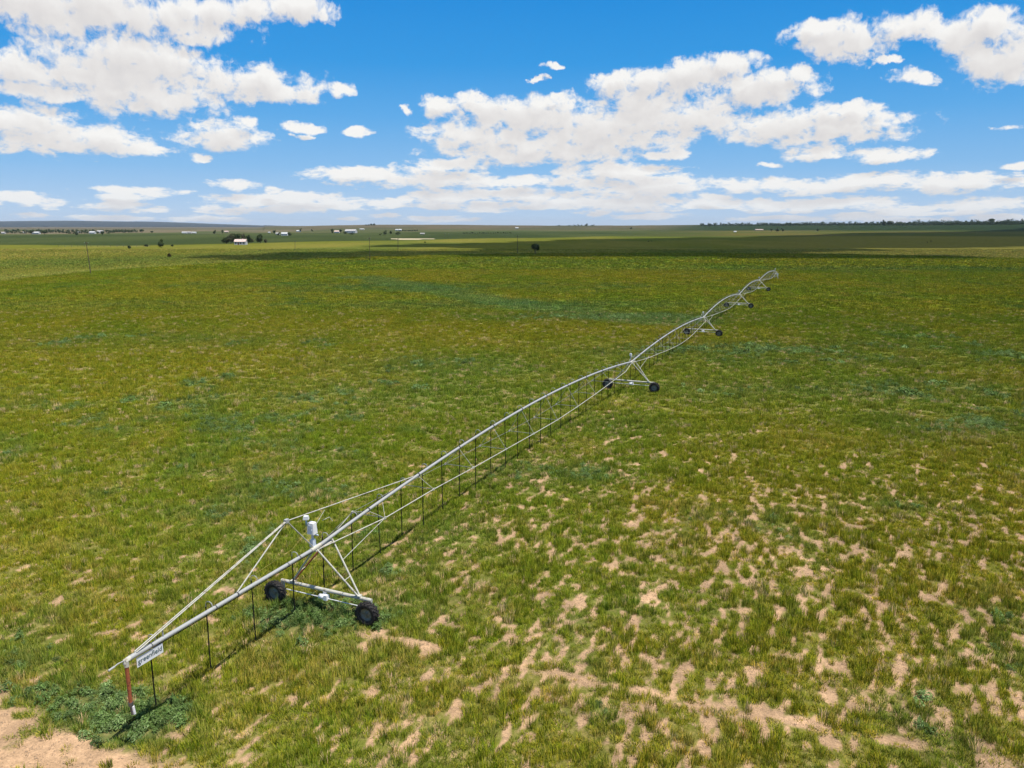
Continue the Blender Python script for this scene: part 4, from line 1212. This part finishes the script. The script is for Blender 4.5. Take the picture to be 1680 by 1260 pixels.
# cloud places as directions: (px, py, rx, ry) -> degrees
CL = [(90, 12, 230, 44), (240, 34, 150, 34), (372, 12, 90, 26), (335, 66, 26, 12), (492, 18, 52, 25),
      (200, 102, 150, 40), (75, 118, 120, 26), (300, 112, 90, 26), (230, 160, 120, 32), (60, 152, 100, 14), (420, 140, 90, 28), (468, 148, 60, 20), (552, 146, 26, 11),
      (60, 212, 110, 34), (150, 232, 120, 22), (240, 246, 60, 10), (370, 222, 66, 23), (398, 204, 30, 10), (327, 262, 16, 7), (508, 206, 28, 9), (494, 220, 12, 4), (580, 214, 22, 7), (664, 185, 11, 7),
      (728, 182, 34, 18), (800, 170, 56, 18), (880, 192, 120, 30), (800, 224, 100, 22), (880, 246, 170, 24), (1000, 215, 150, 40), (1010, 140, 40, 18), (1050, 160, 60, 26), (1140, 118, 90, 18), (1190, 100, 50, 16), (1100, 135, 80, 24),
      (1240, 148, 90, 28), (1130, 190, 110, 26), (1100, 252, 36, 9), (1330, 208, 150, 26), (1440, 200, 50, 16), (1385, 180, 56, 12), (1290, 130, 50, 16),
      (901, 112, 14, 6), (888, 131, 12, 5), (906, 160, 10, 6),
      (1400, 62, 90, 32), (1490, 45, 70, 20), (1345, 50, 36, 14), (1620, 48, 90, 34), (1640, 95, 80, 40), (1590, 65, 50, 18), (1492, 123, 33, 13), (1464, 98, 22, 6),
      (1335, 252, 48, 13), (1455, 256, 62, 14), (1262, 271, 18, 4), (1662, 270, 24, 7), (1664, 209, 24, 6),
      (600, 290, 90, 13), (720, 292, 100, 17), (745, 272, 62, 10), (860, 298, 60, 8), (1010, 282, 100, 14), (985, 278, 50, 14), (1060, 303, 100, 15), (940, 300, 60, 8), (1020, 330, 110, 16), (830, 318, 80, 11),
      (384, 303, 36, 8), (449, 312, 13, 7), (470, 330, 110, 12), (500, 322, 60, 9), (225, 315, 75, 7), (200, 326, 45, 7), (40, 326, 44, 9), (640, 334, 40, 7), (715, 336, 50, 7),
      (1240, 304, 70, 11), (1330, 308, 90, 11), (1420, 298, 110, 13), (1580, 298, 120, 14), (1380, 332, 90, 11), (1610, 334, 80, 11), (1265, 340, 55, 9), (1490, 343, 50, 7)]
_r = random.Random(4)
for _i in range(46):
    _y = 320 + 42 * _r.random() ** .8
    CL.append((_i * 1700 / 46 + _r.uniform(-25, 25), _y, _r.uniform(14, 62), (3.4 + (362 - _y) * .15) * _r.uniform(.7, 1.3)))
def dir_deg(px, py):
    d = ray(px, py); d = d / np.linalg.norm(d)
    return math.degrees(math.atan2(d[0], d[1])), math.degrees(math.asin(d[2]))
cmb = N.new('ShaderNodeCombineXYZ'); L.new(az, cmb.inputs[0]); L.new(el, cmb.inputs[1])

grp = bpy.data.node_groups.new('cloud_cover', 'ShaderNodeTree')
grp.interface.new_socket('P', in_out='INPUT', socket_type='NodeSocketVector'); grp.interface.new_socket('D', in_out='OUTPUT', socket_type='NodeSocketFloat'); grp.interface.new_socket('S', in_out='OUTPUT', socket_type='NodeSocketFloat')
def fill(g):
    N, L = g.nodes, g.links
    gi = N.new('NodeGroupInput'); go = N.new('NodeGroupOutput')
    def m(op, a, b=None, clamp=False):
        n = N.new('ShaderNodeMath'); n.operation = op; n.use_clamp = clamp
        for i, v in enumerate((a, b)):
            if v is None: continue
            if isinstance(v, (int, float)): n.inputs[i].default_value = v
            else: L.new(v, n.inputs[i])
        return n.outputs[0]
    sp = N.new('ShaderNodeSeparateXYZ'); L.new(gi.outputs[0], sp.inputs[0])
    # noise space: the cloud layer is seen edge-on near the horizon, so features flatten there
    v = m('MULTIPLY', m('LOGARITHM', m('ADD', m('MAXIMUM', sp.outputs[1], 0.0), 2.2), 2.718), 9.0)
    cb = N.new('ShaderNodeCombineXYZ'); L.new(sp.outputs[0], cb.inputs[0]); L.new(m('MULTIPLY', v, 1.45), cb.inputs[1])
    n0 = N.new('ShaderNodeTexNoise'); n0.inputs['Scale'].default_value = .28; n0.inputs['Detail'].default_value = 5; n0.inputs['Roughness'].default_value = .6
    L.new(cb.outputs[0], n0.inputs['Vector'])
    # warp the position the ellipses are read at
    w = N.new('ShaderNodeVectorMath'); w.operation = 'SUBTRACT'; L.new(n0.outputs['Color'], w.inputs[0]); w.inputs[1].default_value = (.5, .5, .5)
    ws = N.new('ShaderNodeVectorMath'); ws.operation = 'MULTIPLY'; L.new(w.outputs[0], ws.inputs[0]); ws.inputs[1].default_value = (5.5, 2.4, 0)
    flat_ = m('ADD', m('MULTIPLY', sp.outputs[1], .07), .25, True)
    ws2 = N.new('ShaderNodeVectorMath'); ws2.operation = 'SCALE'; L.new(ws.outputs[0], ws2.inputs[0]); L.new(flat_, ws2.inputs['Scale'])
    pp = N.new('ShaderNodeVectorMath'); pp.operation = 'ADD'; L.new(gi.outputs[0], pp.inputs[0]); L.new(ws2.outputs[0], pp.inputs[1])
    cur = None
    for (x, y, rx, ry) in CL:
        a0, e0 = dir_deg(x, y); a1, _ = dir_deg(x + rx, y); a2, _ = dir_deg(x - rx, y); _, e1 = dir_deg(x, y - ry)
        ra = max((a1 - a2) / 2 * 1.12, .1); re = max((e1 - e0) * 1.16, .06)
        ma = N.new('ShaderNodeVectorMath'); ma.operation = 'MULTIPLY_ADD'
        L.new(pp.outputs[0], ma.inputs[0]); ma.inputs[1].default_value = (1 / ra, 1 / re, 0); ma.inputs[2].default_value = (-a0 / ra, -e0 / re, 0)
        ln = N.new('ShaderNodeVectorMath'); ln.operation = 'DOT_PRODUCT'; L.new(ma.outputs[0], ln.inputs[0]); L.new(ma.outputs[0], ln.inputs[1])
        if cur is None: cur = ln.outputs['Value']
        else:
            mn = N.new('ShaderNodeMath'); mn.operation = 'SMOOTH_MIN'; mn.inputs[2].default_value = .35
            L.new(cur, mn.inputs[0]); L.new(ln.outputs['Value'], mn.inputs[1]); cur = mn.outputs[0]
    base = m('SUBTRACT', 1.0, m('MULTIPLY', m('MINIMUM', cur, 2.2), 1.0))
    n1 = N.new('ShaderNodeTexNoise'); n1.inputs['Scale'].default_value = .62; n1.inputs['Detail'].default_value = 11; n1.inputs['Roughness'].default_value = .55; n1.inputs['Distortion'].default_value = .25
    L.new(cb.outputs[0], n1.inputs['Vector'])
    dtl = m('MULTIPLY', m('SUBTRACT', n1.outputs['Fac'], .50), 3.7)
    n3 = N.new('ShaderNodeTexNoise'); n3.inputs['Scale'].default_value = 2.4; n3.inputs['Detail'].default_value = 8; n3.inputs['Roughness'].default_value = .62; n3.inputs['Distortion'].default_value = .6
    L.new(cb.outputs[0], n3.inputs['Vector'])
    fine = m('ADD', m('MULTIPLY', m('SUBTRACT', n3.outputs['Fac'], .5), 1.5), m('MULTIPLY', m('SUBTRACT', 1.0, m('DIVIDE', m('MAXIMUM', sp.outputs[1], 0.0), 4.0), True), .12))
    L.new(m('ADD', m('ADD', base, dtl), fine), go.inputs[0]); L.new(m('ADD', base, m('MULTIPLY', dtl, .5)), go.inputs[1])
fill(grp)
g1 = N.new('ShaderNodeGroup'); g1.node_tree = grp; L.new(cmb.outputs[0], g1.inputs[0])
off = N.new('ShaderNodeVectorMath'); off.operation = 'ADD'; L.new(cmb.outputs[0], off.inputs[0]); off.inputs[1].default_value = (.35, .8, 0)
g2 = N.new('ShaderNodeGroup'); g2.node_tree = grp; L.new(off.outputs[0], g2.inputs[0])
den = g1.outputs[0]
alpha = N.new('ShaderNodeMapRange'); alpha.interpolation_type = 'SMOOTHSTEP'; alpha.inputs[1].default_value = -.3; alpha.inputs[2].default_value = .75; L.new(den, alpha.inputs[0])
thick = mth('MULTIPLY', mth('ADD', g2.outputs[1], .25), .52, clamp=True)     # cloud above and sunward of this line of sight
lit = mth('SUBTRACT', 1.0, mth('MULTIPLY', thick, .85), clamp=True)
cr = N.new('ShaderNodeValToRGB'); L.new(lit, cr.inputs[0])
cr.color_ramp.elements[0].position = .1; cr.color_ramp.elements[0].color = (*lin((209, 206, 207)), 1)
cr.color_ramp.elements[1].position = .95; cr.color_ramp.elements[1].color = (*lin((252, 250, 246)), 1)
q = cr.color_ramp.elements.new(.5); q.color = (*lin((231, 227, 224)), 1)
hz = mth('MULTIPLY', mth('SUBTRACT', 1.0, mth('DIVIDE', el, 4.0, clamp=True)), .22)
chz = N.new('ShaderNodeMix'); chz.data_type = 'RGBA'; L.new(hz, chz.inputs[0]); L.new(cr.outputs[0], chz.inputs[6]); chz.inputs[7].default_value = (*lin((205, 220, 238)), 1)
fin = N.new('ShaderNodeMix'); fin.data_type = 'RGBA'
L.new(mth('MULTIPLY', alpha.outputs[0], .97), fin.inputs[0]); L.new(skm.outputs[2], fin.inputs[6]); L.new(chz.outputs[2], fin.inputs[7])
bg2 = N.new('ShaderNodeBackground'); L.new(fin.outputs[2], bg2.inputs[0]); L.new(skm.outputs[2], bg.inputs[0])
ms = N.new('ShaderNodeMixShader'); L.new(mth('MULTIPLY', mth('LESS_THAN', el, 24.0), mth('GREATER_THAN', el, -1.0)), ms.inputs[0])
L.new(bg.outputs[0], ms.inputs[1]); L.new(bg2.outputs[0], ms.inputs[2]); L.new(ms.outputs[0], wo.inputs[0])

# ------------------------------------------------------------------ air
HAZE = True
if HAZE:
    hb = MB(); hb.box((0, 0, 115), (66000, 66000, 260))
    hm = bpy.data.materials.new('haze'); nt, N, L = nodes(hm)
    o_ = N.new('ShaderNodeOutputMaterial'); pv = N.new('ShaderNodeVolumePrincipled'); L.new(pv.outputs[0], o_.inputs['Volume'])
    pv.inputs['Color'].default_value = (.80, .90, 1, 1); pv.inputs['Density'].default_value = 2.2e-5; pv.inputs['Anisotropy'].default_value = .0
    hm.cycles.homogeneous_volume = True if hasattr(hm.cycles, 'homogeneous_volume') else None
    ho = hb.build('haze', hm, None, None); ho['kind'] = 'stuff'; ho['label'] = 'thin blue air haze over the far land'

# ------------------------------------------------------------------ camera and output
cam = bpy.data.cameras.new('camera'); co = bpy.data.objects.new('camera', cam); COL.objects.link(co)
cam.sensor_fit = 'HORIZONTAL'; cam.sensor_width = 36; cam.lens = 36 * FOC / 1680; cam.clip_start = .5; cam.clip_end = 120000
co.location = (0, 0, EYE); co.rotation_euler = (math.radians(90) - PITCH, 0, 0)
SC.camera = co
SC.view_settings.view_transform = 'Standard'; SC.view_settings.look = 'None'; SC.view_settings.exposure = .36; SC.view_settings.gamma = 1
SC.cycles.max_bounces = 5; SC.cycles.diffuse_bounces = 2; SC.cycles.transmission_bounces = 2; SC.cycles.volume_bounces = 0
